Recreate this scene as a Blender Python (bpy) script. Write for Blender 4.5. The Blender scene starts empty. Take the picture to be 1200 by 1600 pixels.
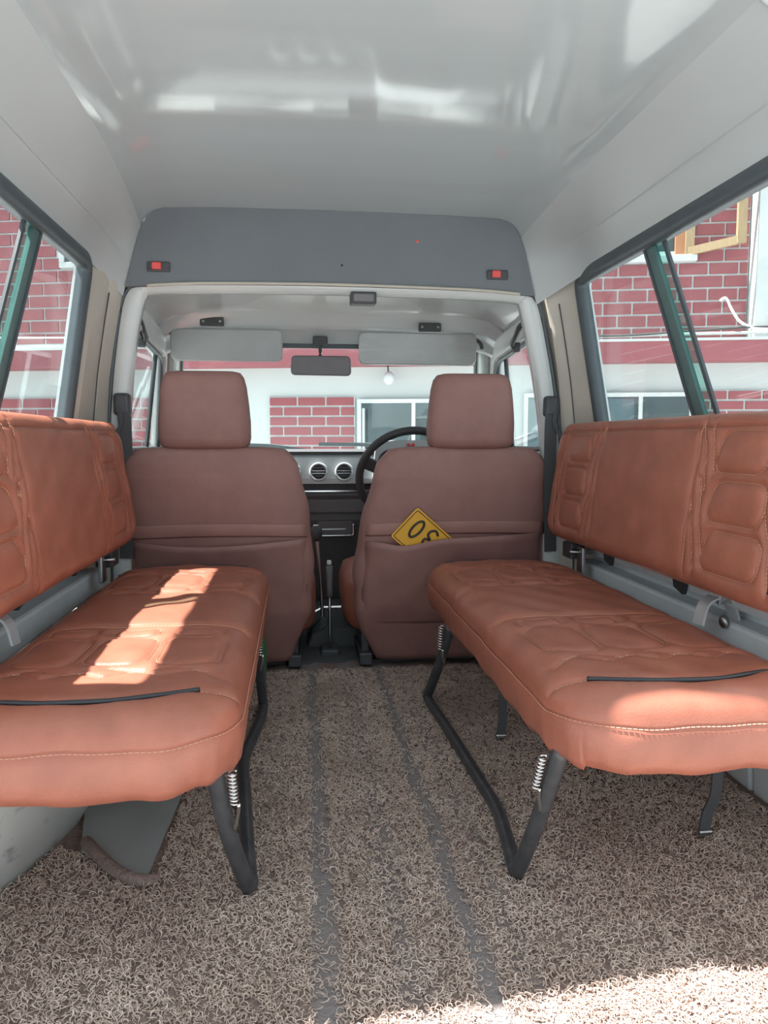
import bpy, bmesh, math, random
import numpy as np
from mathutils import Vector, Matrix
random.seed(7); rng = np.random.default_rng(7)
S = bpy.context.scene
COL = S.collection

# ------------------------------------------------------------------ camera
F_PX = 1180.0
cam_d = bpy.data.cameras.new('camera'); cam = bpy.data.objects.new('camera', cam_d); COL.objects.link(cam)
cam_d.sensor_fit = 'VERTICAL'; cam_d.sensor_height = 32.0; cam_d.lens = 32.0 * F_PX / 1600.0
cam_d.clip_start = 0.02
cam.location = (-0.13, 0.0, 0.70)
cam.rotation_euler = (math.radians(90 - 5.326), 0, math.radians(-6.499))
S.camera = cam

# ------------------------------------------------------------------ light
S.view_settings.view_transform = 'Standard'; S.view_settings.look = 'None'
S.view_settings.gamma = 1.0; S.view_settings.use_curve_mapping = False
S.view_settings.exposure = 0.12
W = bpy.data.worlds.new('sky'); S.world = W; W.use_nodes = True
wb = W.node_tree.nodes['Background']
wb.inputs[0].default_value = (0.80, 0.93, 1.0, 1); wb.inputs[1].default_value = 1.45
sun_d = bpy.data.lights.new('sun', 'SUN'); sun = bpy.data.objects.new('sun', sun_d); COL.objects.link(sun)
sun_d.energy = 20.0; sun_d.angle = math.radians(0.8); sun_d.color = (1.0, 0.975, 0.94)
SUN_DIR = Vector((0.445, -0.08, -1.0)).normalized()
sun.rotation_euler = SUN_DIR.to_track_quat('-Z', 'Y').to_euler()
sun.location = (-3, 0, 7)

# ------------------------------------------------------------------ materials
M = {}
def mat(name, col, rough=0.6, metal=0.0, col2=None, nscale=20.0, bump=0.0, bscale=80.0, spec=0.5, coat=0.0, stretch=None):
    m = bpy.data.materials.new(name); m.use_nodes = True
    nt = m.node_tree; b = nt.nodes['Principled BSDF']
    b.inputs['Roughness'].default_value = rough; b.inputs['Metallic'].default_value = metal
    b.inputs['Specular IOR Level'].default_value = spec
    b.inputs['Coat Weight'].default_value = coat; b.inputs['Coat Roughness'].default_value = 0.12
    tc = nt.nodes.new('ShaderNodeTexCoord'); src = tc.outputs['Object']
    if stretch:
        mp = nt.nodes.new('ShaderNodeMapping'); mp.inputs['Scale'].default_value = stretch
        nt.links.new(src, mp.inputs['Vector']); src = mp.outputs[0]
    c1 = (*col, 1)
    if col2 is None: col2 = tuple(c * 0.86 for c in col)
    n = nt.nodes.new('ShaderNodeTexNoise'); n.inputs['Scale'].default_value = nscale
    n.inputs['Detail'].default_value = 5; n.inputs['Roughness'].default_value = 0.6
    nt.links.new(src, n.inputs['Vector'])
    r = nt.nodes.new('ShaderNodeValToRGB')
    r.color_ramp.elements[0].position = 0.32; r.color_ramp.elements[1].position = 0.68
    r.color_ramp.elements[0].color = (*col2, 1); r.color_ramp.elements[1].color = c1
    nt.links.new(n.outputs['Fac'], r.inputs[0]); nt.links.new(r.outputs[0], b.inputs['Base Color'])
    if bump > 0:
        n2 = nt.nodes.new('ShaderNodeTexNoise'); n2.inputs['Scale'].default_value = bscale; n2.inputs['Detail'].default_value = 4
        nt.links.new(src, n2.inputs['Vector'])
        bp = nt.nodes.new('ShaderNodeBump'); bp.inputs['Strength'].default_value = bump; bp.inputs['Distance'].default_value = 0.01
        nt.links.new(n2.outputs['Fac'], bp.inputs['Height']); nt.links.new(bp.outputs[0], b.inputs['Normal'])
    M[name] = m
    return m
def glass(name, tint, base_fac=0.05, rough=0.0):
    m = bpy.data.materials.new(name); m.use_nodes = True; nt = m.node_tree
    nt.nodes.remove(nt.nodes['Principled BSDF']); out = nt.nodes['Material Output']
    t = nt.nodes.new('ShaderNodeBsdfTransparent'); t.inputs[0].default_value = (*tint, 1)
    g = nt.nodes.new('ShaderNodeBsdfGlossy'); g.inputs['Roughness'].default_value = rough; g.inputs['Color'].default_value = (0.9, 0.95, 0.95, 1)
    lw = nt.nodes.new('ShaderNodeLayerWeight'); lw.inputs['Blend'].default_value = 0.5
    pw = nt.nodes.new('ShaderNodeMath'); pw.operation = 'POWER'; pw.inputs[1].default_value = 4.5; nt.links.new(lw.outputs['Facing'], pw.inputs[0])
    ad = nt.nodes.new('ShaderNodeMath'); ad.operation = 'MULTIPLY_ADD'; ad.inputs[1].default_value = 0.75; ad.inputs[2].default_value = base_fac; nt.links.new(pw.outputs[0], ad.inputs[0])
    mx = nt.nodes.new('ShaderNodeMixShader')
    nt.links.new(ad.outputs[0], mx.inputs[0]); nt.links.new(t.outputs[0], mx.inputs[1]); nt.links.new(g.outputs[0], mx.inputs[2])
    nt.links.new(mx.outputs[0], out.inputs['Surface']); M[name] = m
    return m

mat('leather', (0.355, 0.120, 0.076), 0.38, col2=(0.275, 0.090, 0.056), nscale=14, bump=0.10, bscale=350)
mat('leather_side', (0.35, 0.120, 0.077), 0.46, col2=(0.27, 0.090, 0.058), nscale=10, bump=0.12, bscale=300)
mat('seat_cover', (0.30, 0.153, 0.133), 0.60, col2=(0.26, 0.130, 0.113), nscale=16, bump=0.30, bscale=12)
mat('seat_hem', (0.34, 0.170, 0.145), 0.62, nscale=16)
mat('thread', (0.62, 0.32, 0.20), 0.7)
mat('piping', (0.025, 0.027, 0.032), 0.45)
mat('black_tube', (0.040, 0.043, 0.048), 0.38, col2=(0.07, 0.07, 0.075), nscale=40)
mat('black_plastic', (0.055, 0.056, 0.06), 0.5)
mat('rubber', (0.065, 0.080, 0.090), 0.40)
mat('webbing', (0.07, 0.07, 0.075), 0.8)
mat('zinc', (0.72, 0.74, 0.75), 0.32, 0.3)
mat('chrome', (0.72, 0.74, 0.75), 0.18, 1.0)
mat('steel', (0.5, 0.51, 0.52), 0.35, 1.0)
mat('roof_white', (0.405, 0.440, 0.452), 0.07, col2=(0.385, 0.415, 0.425), nscale=2.0, bump=0.016, bscale=2.5, spec=0.95, stretch=(0.6, 4.0, 1.0))
mat('lining_side', (0.42, 0.445, 0.45), 0.34, col2=(0.40, 0.42, 0.425), nscale=2.5)
mat('side_trim', (0.58, 0.57, 0.55), 0.42, col2=(0.54, 0.53, 0.51), nscale=3.0)
mat('pillar_beige', (0.50, 0.46, 0.40), 0.5, nscale=4)
mat('body_white', (0.60, 0.62, 0.61), 0.22, col2=(0.55, 0.57, 0.56), nscale=4, coat=0.3)
mat('cab_roof_white', (0.55, 0.57, 0.57), 0.10, col2=(0.52, 0.54, 0.54), nscale=2.0, bump=0.03, bscale=4.0, spec=0.8)
mat('body_pale', (0.72, 0.765, 0.775), 0.45, col2=(0.62, 0.66, 0.67), nscale=6)
mat('scuffed_white', (0.70, 0.71, 0.68), 0.55, col2=(0.24, 0.24, 0.23), nscale=14, stretch=(1, 1, 2.2))
M['scuffed_white'].node_tree.nodes['Color Ramp'].color_ramp.elements[0].position = 0.24
M['scuffed_white'].node_tree.nodes['Color Ramp'].color_ramp.elements[1].position = 0.42
mat('panel_grey', (0.15, 0.165, 0.18), 0.75, col2=(0.135, 0.148, 0.162), nscale=5, bump=0.05, bscale=400)
mat('red_lens', (0.75, 0.10, 0.09), 0.3)
mat('visor_vinyl', (0.40, 0.42, 0.42), 0.55, nscale=8)
mat('visor_film', (0.36, 0.365, 0.36), 0.12, nscale=8, bump=0.35, bscale=6, stretch=(1, 3, 3), coat=0.6)
mat('dash_silver', (0.56, 0.60, 0.61), 0.40, nscale=6)
mat('dash_dark', (0.13, 0.118, 0.123), 0.6)
mat('dash_top', (0.20, 0.215, 0.22), 0.55)
mat('dash_black', (0.085, 0.082, 0.088), 0.5)
mat('dark_floor', (0.085, 0.088, 0.092), 0.8)
mat('plate_yellow', (0.80, 0.43, 0.05), 0.38, col2=(0.74, 0.39, 0.045), nscale=10)
mat('plate_black', (0.03, 0.025, 0.03), 0.5)
mat('grey_sheet', (0.32, 0.34, 0.335), 0.75, col2=(0.27, 0.285, 0.28), nscale=9, bump=0.08, bscale=90)
mat('green_plastic', (0.05, 0.22, 0.07), 0.4)
mat('white_plastic', (0.7, 0.7, 0.68), 0.4)
mat('wall_white', (0.52, 0.565, 0.555), 0.8, col2=(0.48, 0.525, 0.515), nscale=1.2, bump=0.05)
mat('wall_bright', (0.58, 0.61, 0.605), 0.8, nscale=1.5)
mat('band_maroon', (0.31, 0.095, 0.110), 0.7, col2=(0.27, 0.083, 0.097), nscale=2)
mat('brick', (0.30, 0.088, 0.098), 0.75, col2=(0.25, 0.072, 0.082), nscale=3, bump=0.2, bscale=40)
mat('mortar', (0.60, 0.62, 0.615), 0.85)
mat('frame_white', (0.60, 0.635, 0.635), 0.5)
mat('wood', (0.40, 0.29, 0.17), 0.6, col2=(0.32, 0.22, 0.12), nscale=8, stretch=(6, 6, 1))
mat('wood_red', (0.42, 0.19, 0.09), 0.6, nscale=8)
mat('unlit_backing', (0.10, 0.12, 0.125), 0.8, col2=(0.05, 0.06, 0.065), nscale=3)
mat('curtain', (0.22, 0.25, 0.27), 0.9, nscale=4)
mat('cable', (0.06, 0.06, 0.06), 0.6)
mat('cable_pale', (0.62, 0.65, 0.64), 0.6)
mat('concrete', (0.40, 0.41, 0.41), 0.9, col2=(0.34, 0.35, 0.35), nscale=1.5, bump=0.2, bscale=30)
mat('coil_strand', (0.80, 0.645, 0.55), 0.45, col2=(0.56, 0.415, 0.34), nscale=6)
mat('mirror_tone', (0.16, 0.148, 0.155), 0.35)
glass('window_glass', (0.95, 0.975, 0.97), 0.022); glass('tint_glass', (0.62, 0.82, 0.78)); glass('house_glass', (0.80, 0.86, 0.87))
mat('green_channel', (0.10, 0.17, 0.165), 0.35, col2=(0.07, 0.12, 0.12), nscale=10)

# ------------------------------------------------------------------ helpers
def link(name, me, m, parent=None, smooth=False):
    o = bpy.data.objects.new(name, me); COL.objects.link(o)
    if m: me.materials.append(M[m])
    if parent: o.parent = parent
    if smooth and len(me.polygons): me.polygons.foreach_set('use_smooth', [True] * len(me.polygons))
    return o
def build(name, verts, faces, m, parent=None, smooth=False, recalc=True):
    me = bpy.data.meshes.new(name); me.from_pydata([tuple(v) for v in verts], [], [tuple(f) for f in faces]); 
    if recalc:
        bm = bmesh.new(); bm.from_mesh(me); bmesh.ops.recalc_face_normals(bm, faces=bm.faces); bm.to_mesh(me); bm.free()
    me.update()
    return link(name, me, m, parent, smooth)
def empty(name, loc=(0, 0, 0), rot=(0, 0, 0)):
    o = bpy.data.objects.new(name, None); COL.objects.link(o); o.location = loc; o.rotation_euler = rot; o.empty_display_size = 0.05
    return o
def tag(o, label, cat, group=None):
    o['label'] = label; o['category'] = cat
    if group: o['group'] = group
    return o
def struct(o, label=None):
    o['kind'] = 'structure'
    if label: o['label'] = label
    return o
def box(name, lo, hi, m, parent=None, bevel=0.0, seg=2):
    bm = bmesh.new(); bmesh.ops.create_cube(bm, size=1.0)
    c = [(a + b) / 2 for a, b in zip(lo, hi)]; s = [abs(b - a) for a, b in zip(lo, hi)]
    for v in bm.verts: v.co = Vector((c[0] + v.co.x * s[0], c[1] + v.co.y * s[1], c[2] + v.co.z * s[2]))
    if bevel > 0: bmesh.ops.bevel(bm, geom=list(bm.edges), offset=min(bevel, min(s) * 0.45), segments=seg, affect='EDGES', profile=0.5)
    me = bpy.data.meshes.new(name); bm.to_mesh(me); bm.free()
    o = link(name, me, m, parent, smooth=False)
    return o
def smooth_path(pts, n=8, closed=False):
    P = [Vector(p) for p in pts]; out = []
    N = len(P)
    rngs = range(N if closed else N - 1)
    for i in rngs:
        if closed: p0, p1, p2, p3 = P[(i - 1) % N], P[i], P[(i + 1) % N], P[(i + 2) % N]
        else: p0, p1, p2, p3 = P[max(i - 1, 0)], P[i], P[i + 1], P[min(i + 2, N - 1)]
        for k in range(n):
            t = k / n
            out.append(0.5 * ((2 * p1) + (-p0 + p2) * t + (2 * p0 - 5 * p1 + 4 * p2 - p3) * t * t + (-p0 + 3 * p1 - 3 * p2 + p3) * t ** 3))
    if not closed: out.append(P[-1])
    return out
def sweep(name, pts, prof, m, parent=None, closed=False, smooth=True, up=Vector((0, 0, 1))):
    """prof: list of (a,b) offsets, a along side vector, b along up-ish vector"""
    P = [Vector(p) for p in pts]; N = len(P); K = len(prof); V = []; Fc = []
    for i in range(N):
        if closed: t = P[(i + 1) % N] - P[(i - 1) % N]
        else: t = P[min(i + 1, N - 1)] - P[max(i - 1, 0)]
        t.normalize()
        u = up
        if abs(t.dot(u)) > 0.97: u = Vector((0, 1, 0)) if abs(t.y) < 0.9 else Vector((1, 0, 0))
        s = t.cross(u).normalized(); w = s.cross(t).normalized()
        for a, b in prof: V.append(P[i] + s * a + w * b)
    for i in range(N if closed else N - 1):
        j = (i + 1) % N
        for k in range(K):
            l = (k + 1) % K
            Fc.append((i * K + k, i * K + l, j * K + l, j * K + k))
    if not closed:
        Fc.append(tuple(range(K))); Fc.append(tuple((N - 1) * K + k for k in range(K)))
    return build(name, V, Fc, m, parent, smooth)
def circ(r, k=8): return [(r * math.cos(2 * math.pi * i / k), r * math.sin(2 * math.pi * i / k)) for i in range(k)]
def tube(name, pts, r, m, parent=None, n=8, k=8, closed=False, smoothp=True):
    P = smooth_path(pts, n, closed) if smoothp else pts
    return sweep(name, P, circ(r, k), m, parent, closed)
def flat(name, pts, w, t, m, parent=None, n=6, up=Vector((0, 0, 1))):
    return sweep(name, smooth_path(pts, n), [(-w / 2, -t / 2), (w / 2, -t / 2), (w / 2, t / 2), (-w / 2, t / 2)], m, parent, smooth=False, up=up)
def lathe(name, prof, m, parent=None, k=20, mtx=None):
    V = []; Fc = []
    for r, z in prof:
        for i in range(k):
            a = 2 * math.pi * i / k; V.append(Vector((r * math.cos(a), r * math.sin(a), z)))
    for j in range(len(prof) - 1):
        for i in range(k):
            Fc.append((j * k + i, j * k + (i + 1) % k, (j + 1) * k + (i + 1) % k, (j + 1) * k + i))
    Fc.append(tuple(range(k))); Fc.append(tuple((len(prof) - 1) * k + i for i in range(k)))
    if mtx: V = [mtx @ v for v in V]
    return build(name, V, Fc, m, parent, True)
def rot_to(axis, loc):
    return Matrix.Translation(Vector(loc)) @ Vector(axis).to_track_quat('Z', 'Y').to_matrix().to_4x4()
def loft(name, secs, m, parent=None, cap=True, closed=True, smooth=True):
    K = len(secs[0]); V = [p for s in secs for p in s]; Fc = []
    for i in range(len(secs) - 1):
        for k in range(K if closed else K - 1):
            l = (k + 1) % K
            Fc.append((i * K + k, i * K + l, (i + 1) * K + l, (i + 1) * K + k))
    if cap and closed:
        Fc.append(tuple(range(K))); Fc.append(tuple((len(secs) - 1) * K + k for k in range(K)))
    return build(name, V, Fc, m, parent, smooth)
def sup(cx, cy, w, d, n=4.0, k=40):
    out = []
    for i in range(k):
        a = 2 * math.pi * i / k; c, s = math.cos(a), math.sin(a)
        out.append((cx + w * math.copysign(abs(c) ** (2 / n), c), cy + d * math.copysign(abs(s) ** (2 / n), s)))
    return out
def solidify(o, t, off=0.0):
    md = o.modifiers.new('thick', 'SOLIDIFY'); md.thickness = t; md.offset = off; return o
def autosmooth(o, ang=35):
    me = o.data; bm = bmesh.new(); bm.from_mesh(me)
    for f in bm.faces: f.smooth = True
    for e in bm.edges:
        if len(e.link_faces) == 2 and e.calc_face_angle(0) > math.radians(ang): e.smooth = False
    bm.to_mesh(me); bm.free(); return o
def resample(pts, n):
    P = [Vector(p) for p in pts]; L = [0]
    for a, b in zip(P, P[1:]): L.append(L[-1] + (b - a).length)
    out = []; j = 0
    for i in range(n):
        d = L[-1] * i / (n - 1)
        while j < len(P) - 2 and L[j + 1] < d: j += 1
        t = (d - L[j]) / max(L[j + 1] - L[j], 1e-9); out.append(P[j].lerp(P[j + 1], min(max(t, 0), 1)))
    return out
def round_poly(corners, rad, k=6):
    """2D rounded polygon"""
    out = []; n = len(corners)
    for i in range(n):
        r = rad[i] if isinstance(rad, (list, tuple)) else rad
        p = Vector(corners[i]); a = (Vector(corners[i - 1]) - p); b = (Vector(corners[(i + 1) % n]) - p)
        la, lb = a.length, b.length; a.normalize(); b.normalize()
        r2 = min(r, la * 0.45, lb * 0.45)
        p0 = p + a * r2; p1 = p + b * r2
        for j in range(k + 1):
            t = j / k; out.append(p0 * (1 - t) ** 2 + p * 2 * t * (1 - t) + p1 * t * t)
    return out
def prism(name, poly, f3, depth, m, parent=None, bevel=0.0):
    """poly 2D; f3(u,v)->3D point; depth = 3D vector"""
    d = Vector(depth); A = [Vector(f3(u, v)) for u, v in poly]; n = len(A)
    V = A + [p + d for p in A]
    Fc = [tuple(range(n)), tuple(range(n, 2 * n))] + [(i, (i + 1) % n, n + (i + 1) % n, n + i) for i in range(n)]
    o = build(name, V, Fc, m, parent)
    if bevel:
        md = o.modifiers.new('bev', 'BEVEL'); md.width = bevel; md.segments = 2; md.limit_method = 'ANGLE'; md.angle_limit = math.radians(50)
    return o

# ------------------------------------------------------------------ vehicle shell
def xw(z):               # inner half-width of the side wall at height z
    if z > 0.72: return 0.69 - 0.05 * (z - 0.72) / 0.43
    if z > 0.32: return 0.69
    return 0.69 + 0.095 * min(1.0, (0.32 - z) / 0.10)
# floor: steel pan under the mat
fl = struct(box('floor', (-0.80, 0.62, -0.05), (0.80, 3.2, -0.002), 'dark_floor'), 'dark steel van floor under the mat and the front footwell')
box('rear_sill', (-0.68, 0.60, -0.06), (0.68, 0.66, 0.004), 'body_white', fl, 0.004)

# ceiling: high moulded roof, lofted and closing on the grey front panel
prof = [(0.642, 1.150), (0.625, 1.186), (0.607, 1.219), (0.603, 1.2225), (0.6035, 1.2265), (0.600, 1.230), (0.585, 1.252), (0.560, 1.280), (0.535, 1.303), (0.517, 1.317),
        (0.505, 1.3255), (0.496, 1.330), (0.480, 1.3345), (0.450, 1.3385), (0.40, 1.3415), (0.30, 1.345), (0.20, 1.3475), (0.10, 1.349), (0, 1.3495)]
def dense(p):
    out = []
    for a, b in zip(p, p[1:]):
        k = max(1, int((Vector(a) - Vector(b)).length / 0.02))
        for i in range(k): out.append(Vector(a).lerp(Vector(b), i / k))
    out.append(Vector(p[-1])); return out
half = dense(prof)
A = [Vector((p.x, p.y)) for p in half] + [Vector((-p.x, p.y)) for p in reversed(half[:-1])]
pn = [(0.545, 1.085), (0.535, 1.12), (0.505, 1.235), (0.487, 1.283), (0.470, 1.303), (0.44, 1.314), (0.30, 1.318), (-0.02, 1.321), (-0.34, 1.319), (-0.48, 1.314), (-0.51, 1.303), (-0.527, 1.283), (-0.545, 1.235), (-0.577, 1.12), (-0.587, 1.085)]
B = resample([(x, z, 0) for x, z in pn], len(A)); B = [Vector((p.x, p.y)) for p in B]
def rear_y(x):           # plan curve of rear roof edge, shaped at right to shade the bench
    return float(np.interp(x, [-0.65, -0.50, -0.08, 0.15, 0.42, 0.50, 0.65], [0.945, 0.972, 1.016, 0.985, 0.988, 1.03, 0.98]))
secs = []
for v in list(np.linspace(0, 0.84, 30)) + [0.87, 0.90, 0.925, 0.945, 0.96, 0.972, 0.982, 0.991, 1.0]:
    row = []
    for a, b in zip(A, B):
        y = rear_y(a.x) + v * (2.115 - rear_y(a.x))
        tu = max(0.0, (y - 1.55) / 0.565) ** 1.8; tl = max(0.0, (y - 1.90) / 0.215) ** 3.0
        k = min(max((a.y - 1.23) / 0.08, 0), 1); t = min(1.0, tu * k + tl * (1 - k))
        row.append(Vector((a.x * (1 - t) + b.x * t, y, a.y * (1 - t) + b.y * t)))
    secs.append(row)
ceil = struct(loft('ceiling', secs, 'roof_white', closed=False), 'glossy off-white moulded high roof lining')
autosmooth(ceil, 50)
ceil.data.materials.append(M['lining_side'])
kc = len(A) - 1
for p in ceil.data.polygons:
    c_ = p.index % kc
    if abs(A[c_].x + A[c_ + 1].x) / 2 > 0.512: p.material_index = 1
# outer roof skin so that no light leaks
outer = [Vector((p.x * 1.06, p.y + 0.03)) for p in A]
o = loft('roof_skin', [[Vector((p.x, rear_y(p.x) - 0.005, p.y)) for p in outer], [Vector((p.x, 2.14, p.y)) for p in outer]], 'body_white', ceil, closed=False)
# rear opening rim, repeating that shading bend on the right
rim = [(-0.66, 0.80, 0.03), (-0.69, 0.80, 0.35), (-0.69, 0.81, 0.75), (-0.655, 0.86, 1.12), (-0.605, 0.95, 1.24), (-0.50, 0.972, 1.335), (-0.3, 0.992, 1.36), (-0.08, 1.016, 1.365), (0.15, 0.985, 1.362), (0.42, 0.988, 1.345), (0.50, 1.03, 1.330), (0.605, 1.01, 1.24), (0.655, 0.92, 1.12), (0.69, 0.82, 0.75), (0.69, 0.80, 0.35), (0.66, 0.84, 0.03)]
tr = struct(tube('trim_1', rim, 0.016, 'body_white', n=6), 'white painted rim around the open rear doorway')

# side walls with window openings
def side_wall(sx, y_top, y_bot):
    name = 'wall_left' if sx < 0 else 'wall_right'
    # window opening in (y,z)
    win = round_poly([(1.04, 0.70), (y_bot, 0.70), (y_top, 1.142), (1.04, 1.142)], [0.05, 0.03, 0.035, 0.06], 7)
    # outer boundary, same number of points, by casting from the centre
    cy, cz = 1.5, 0.93; y0, y1, z0, z1 = 0.80, 2.10, 0.0, 1.165
    out = []
    for p in win:
        dx, dz = p.x - cy, p.y - cz
        t = min(((y1 - cy) / dx if dx > 0 else (y0 - cy) / dx) if abs(dx) > 1e-6 else 9e9, ((z1 - cz) / dz if dz > 0 else (z0 - cz) / dz) if abs(dz) > 1e-6 else 9e9)
        out.append(Vector((cy + dx * t, cz + dz * t)))
    # insert exact corners by snapping nearest points
    for c in ((y0, z0), (y1, z0), (y1, z1), (y0, z1)):
        k = min(range(len(out)), key=lambda i: (out[i] - Vector(c)).length); out[k] = Vector(c)
    n = len(win); V = []; Fc = []
    rings = []
    for t in (0.0, 0.02, 0.25, 0.5, 0.54, 0.58, 0.62, 0.66, 0.70, 0.75, 1.0):
        rings.append([w.lerp(o_, t) for w, o_ in zip(win, out)])
    for rg in rings:
        for p in rg: V.append((sx * (xw(p.y)), p.x, p.y))
    for j in range(len(rings) - 1):
        for i in range(n): Fc.append((j * n + i, j * n + (i + 1) % n, (j + 1) * n + (i + 1) % n, (j + 1) * n + i))
    w = build(name, V, Fc, 'body_pale')
    solidify(w, 0.035, -1.0 if sx > 0 else -1.0)
    # make sure the thickness grows outwards
    me = w.data; 
    nrm = me.polygons[n * 2].normal
    if nrm.x * sx > 0: me.flip_normals()
    struct(w, 'pale painted %s side wall of the van below and around the window' % ('left' if sx < 0 else 'right'))
    # window: seal, channel, panes
    wi = struct(empty('window_1' if sx < 0 else 'window_2', (sx * 0.67, 1.5, 0.72)), '%s rear side window with black rubber seal and slanted channel' % ('left' if sx < 0 else 'right'))
    L = Vector(wi.location)
    path = [Vector((sx * (xw(p.y) + 0.004), p.x, p.y)) - L for p in win]
    ctr = Vector((0, 1.5, 0.93)) - Vector((0, L.y, L.z))
    # seal profile pushed outward around the opening
    V = []; Fc = []; K = 7
    for p in path:
        d = Vector((0, p.y - ctr.y, p.z - ctr.z)); 
        # outward direction in the wall plane ~ normal of the outline
        V_idx = len(V)
    m2 = len(path)
    for i, p in enumerate(path):
        t = (path[(i + 1) % m2] - path[(i - 1) % m2]).normalized(); nrm = Vector((sx, 0, 0.116)).normalized()
        s = t.cross(nrm).normalized()
        if s.dot(p - ctr) < 0: s = -s
        inn = -nrm   # towards the cabin
        for a, b in ((-0.014, -0.02), (-0.016, 0.004), (-0.010, 0.012), (0.0, 0.015), (0.012, 0.012), (0.022, 0.008), (0.024, 0.0)):
            V.append(p + s * a + inn * b)
    for i in range(m2):
        for k in range(K):
            Fc.append((i * K + k, i * K + (k + 1) % K, ((i + 1) % m2) * K + (k + 1) % K, ((i + 1) % m2) * K + k))
    build('seal', V, Fc, 'rubber', wi, True)
    def wp(y, z, off=0.0): return Vector((sx * (xw(z) + 0.012 + off), y, z)) - L
    ytop, ybot = 1.600, 1.405
    # channel profile (two dark ribs with a greenish web)
    def strip(nm, dy0, dy1, d0, d1, m):
        q = []
        for z in (0.685, 1.15):
            yc = ybot + (ytop - ybot) * (z - 0.70) / 0.44
            q.append([wp(yc + dy0, z, d0), wp(yc + dy1, z, d0), wp(yc + dy1, z, d1), wp(yc + dy0, z, d1)])
        return loft(nm, q, m, wi, smooth=False)
    strip('channel', 0.030, 0.066, -0.006, 0.004, 'green_channel'); strip('channel_lip', 0.064, 0.074, -0.009, 0.004, 'rubber')
    strip('channel_rib', -0.014, -0.002, -0.002, 0.004, 'rubber'); strip('pane_overlap', -0.002, 0.031, 0.0, 0.003, 'tint_glass')
    # panes (thin solid sheets)
    def pane(nm, ya0, ya1, yb0, yb1, off, m):
        q = [[wp(ya0, 0.685, off), wp(yb0, 0.685, off), wp(yb0, 0.685, off + 0.004), wp(ya0, 0.685, off + 0.004)],
             [wp(ya1, 1.15, off), wp(yb1, 1.15, off), wp(yb1, 1.15, off + 0.004), wp(ya1, 1.15, off + 0.004)]]
        return loft(nm, q, m, wi, smooth=False)
    pane('pane', 1.03, 1.03, ybot, ytop, 0.004, 'window_glass'); pane('pane', ybot + 0.03, ytop + 0.03, y_bot + 0.01, y_top + 0.01, -0.002, 'window_glass')
    # pillar trim between window and front hoop
    q = []; gro = []
    for k in range(17):
        z = 1.158 * k / 16
        yb = float(np.interp(z, [0, 0.70, 1.142, 1.2], [y_bot + 0.026, y_bot + 0.026, y_top + 0.026, y_top + 0.026]))
        x0 = min(xw(z), 0.69) - 0.002; x1 = float(np.interp(z, [0, 0.70, 0.86, 0.98, 1.06, 1.16], [0.640, 0.637, 0.625, 0.606, 0.590, 0.568])) + (0.006 if sx < 0 else -0.008)
        ya = yb + 0.010; xm = x0 * 0.42 + x1 * 0.58; ym = ya * 0.42 + 2.118 * 0.58
        q.append([Vector((sx * x0, yb, z)), Vector((sx * (x0 - 0.010), ya, z)), Vector((sx * (xm + 0.003), ym - 0.003, z)), Vector((sx * (xm - 0.003), ym + 0.001, z)),
                  Vector((sx * x1, 2.118, z)), Vector((sx * x1, 2.17, z)), Vector((sx * x0, 2.17, z))])
        if z < 1.10: gro.append(Vector((sx * (xm - 0.001), ym - 0.004, z)))
    pt = autosmooth(loft('pillar_trim', q, 'pillar_beige', w, smooth=False), 30)
    sweep('groove_line', gro, circ(0.0016, 6), 'black_plastic', pt)  # dark tube drawn in for the shade of the groove
    for z in (0.82, 0.98):
        y = 2.105; x = 0.62
        lathe('screw', [(0.0035, 0), (0.003, 0.002)], 'black_plastic', pt, 8, rot_to((-sx, -1, 0), (sx * (0.655 - 0.10 * (z - 0.72)), 2.098, z)))
    return w
wl = side_wall(-1, 2.000, 1.925)
wr = side_wall(1, 2.055, 1.985)
# scuffed wheel arch under the left bench, kick panels along the right wall
q = []
for i in range(13):
    a = math.pi * i / 12; y = 1.50 - 0.42 * math.cos(a); z = 0.255 * math.sin(a) ** 0.7
    xi = 0.525 + 0.105 * math.cos(a) ** 2
    q.append([Vector((-0.786, y, max(z, 0.0))), Vector((-(xi + 0.04), y, max(z, 0.0))), Vector((-(xi + 0.014), y, max(z - 0.010, 0))), Vector((-(xi + 0.004), y, max(z - 0.035, 0.0))), Vector((-xi, y, 0.0)), Vector((-0.786, y, 0.0))])
loft('wheel_arch', q, 'scuffed_white', wl)
for y0, y1 in ((0.86, 1.352), (1.36, 1.98)):
    prism('kick_panel', [(0.786, 0.0), (0.762, 0.0), (0.748, 0.20), (0.70, 0.285), (0.70, 0.30), (0.786, 0.30)], lambda u, v: (u, y0, v), (0, y1 - y0, 0), 'body_pale', wr, bevel=0.006)

# front hoop (body frame around the opening to the cab) + rubber strip
hoop = [(-0.625, 0.0), (-0.622, 0.45), (-0.618, 0.70), (-0.606, 0.86), (-0.590, 0.98), (-0.576, 1.05), (-0.560, 1.087), (-0.530, 1.104), (-0.40, 1.112), (-0.2, 1.116), (0, 1.117), (0.2, 1.115), (0.38, 1.111), (0.50, 1.103), (0.528, 1.087), (0.545, 1.05), (0.562, 0.98), (0.585, 0.86), (0.606, 0.70), (0.615, 0.45), (0.62, 0.0)]
hp = smooth_path([(x, 2.15, z + (0.020 if abs(x) < 0.54 else (0.012 if z > 1.07 else 0.0))) for x, z in hoop], 5)
h1 = struct(sweep('trim_2', hp, [(-0.022, -0.018), (0.03, -0.018), (0.03, 0.02), (0.01, 0.026), (-0.012, 0.026), (-0.022, 0.018)], 'body_white', up=Vector((0, -1, 0))), 'white painted frame of the opening to the driver cab')
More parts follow.
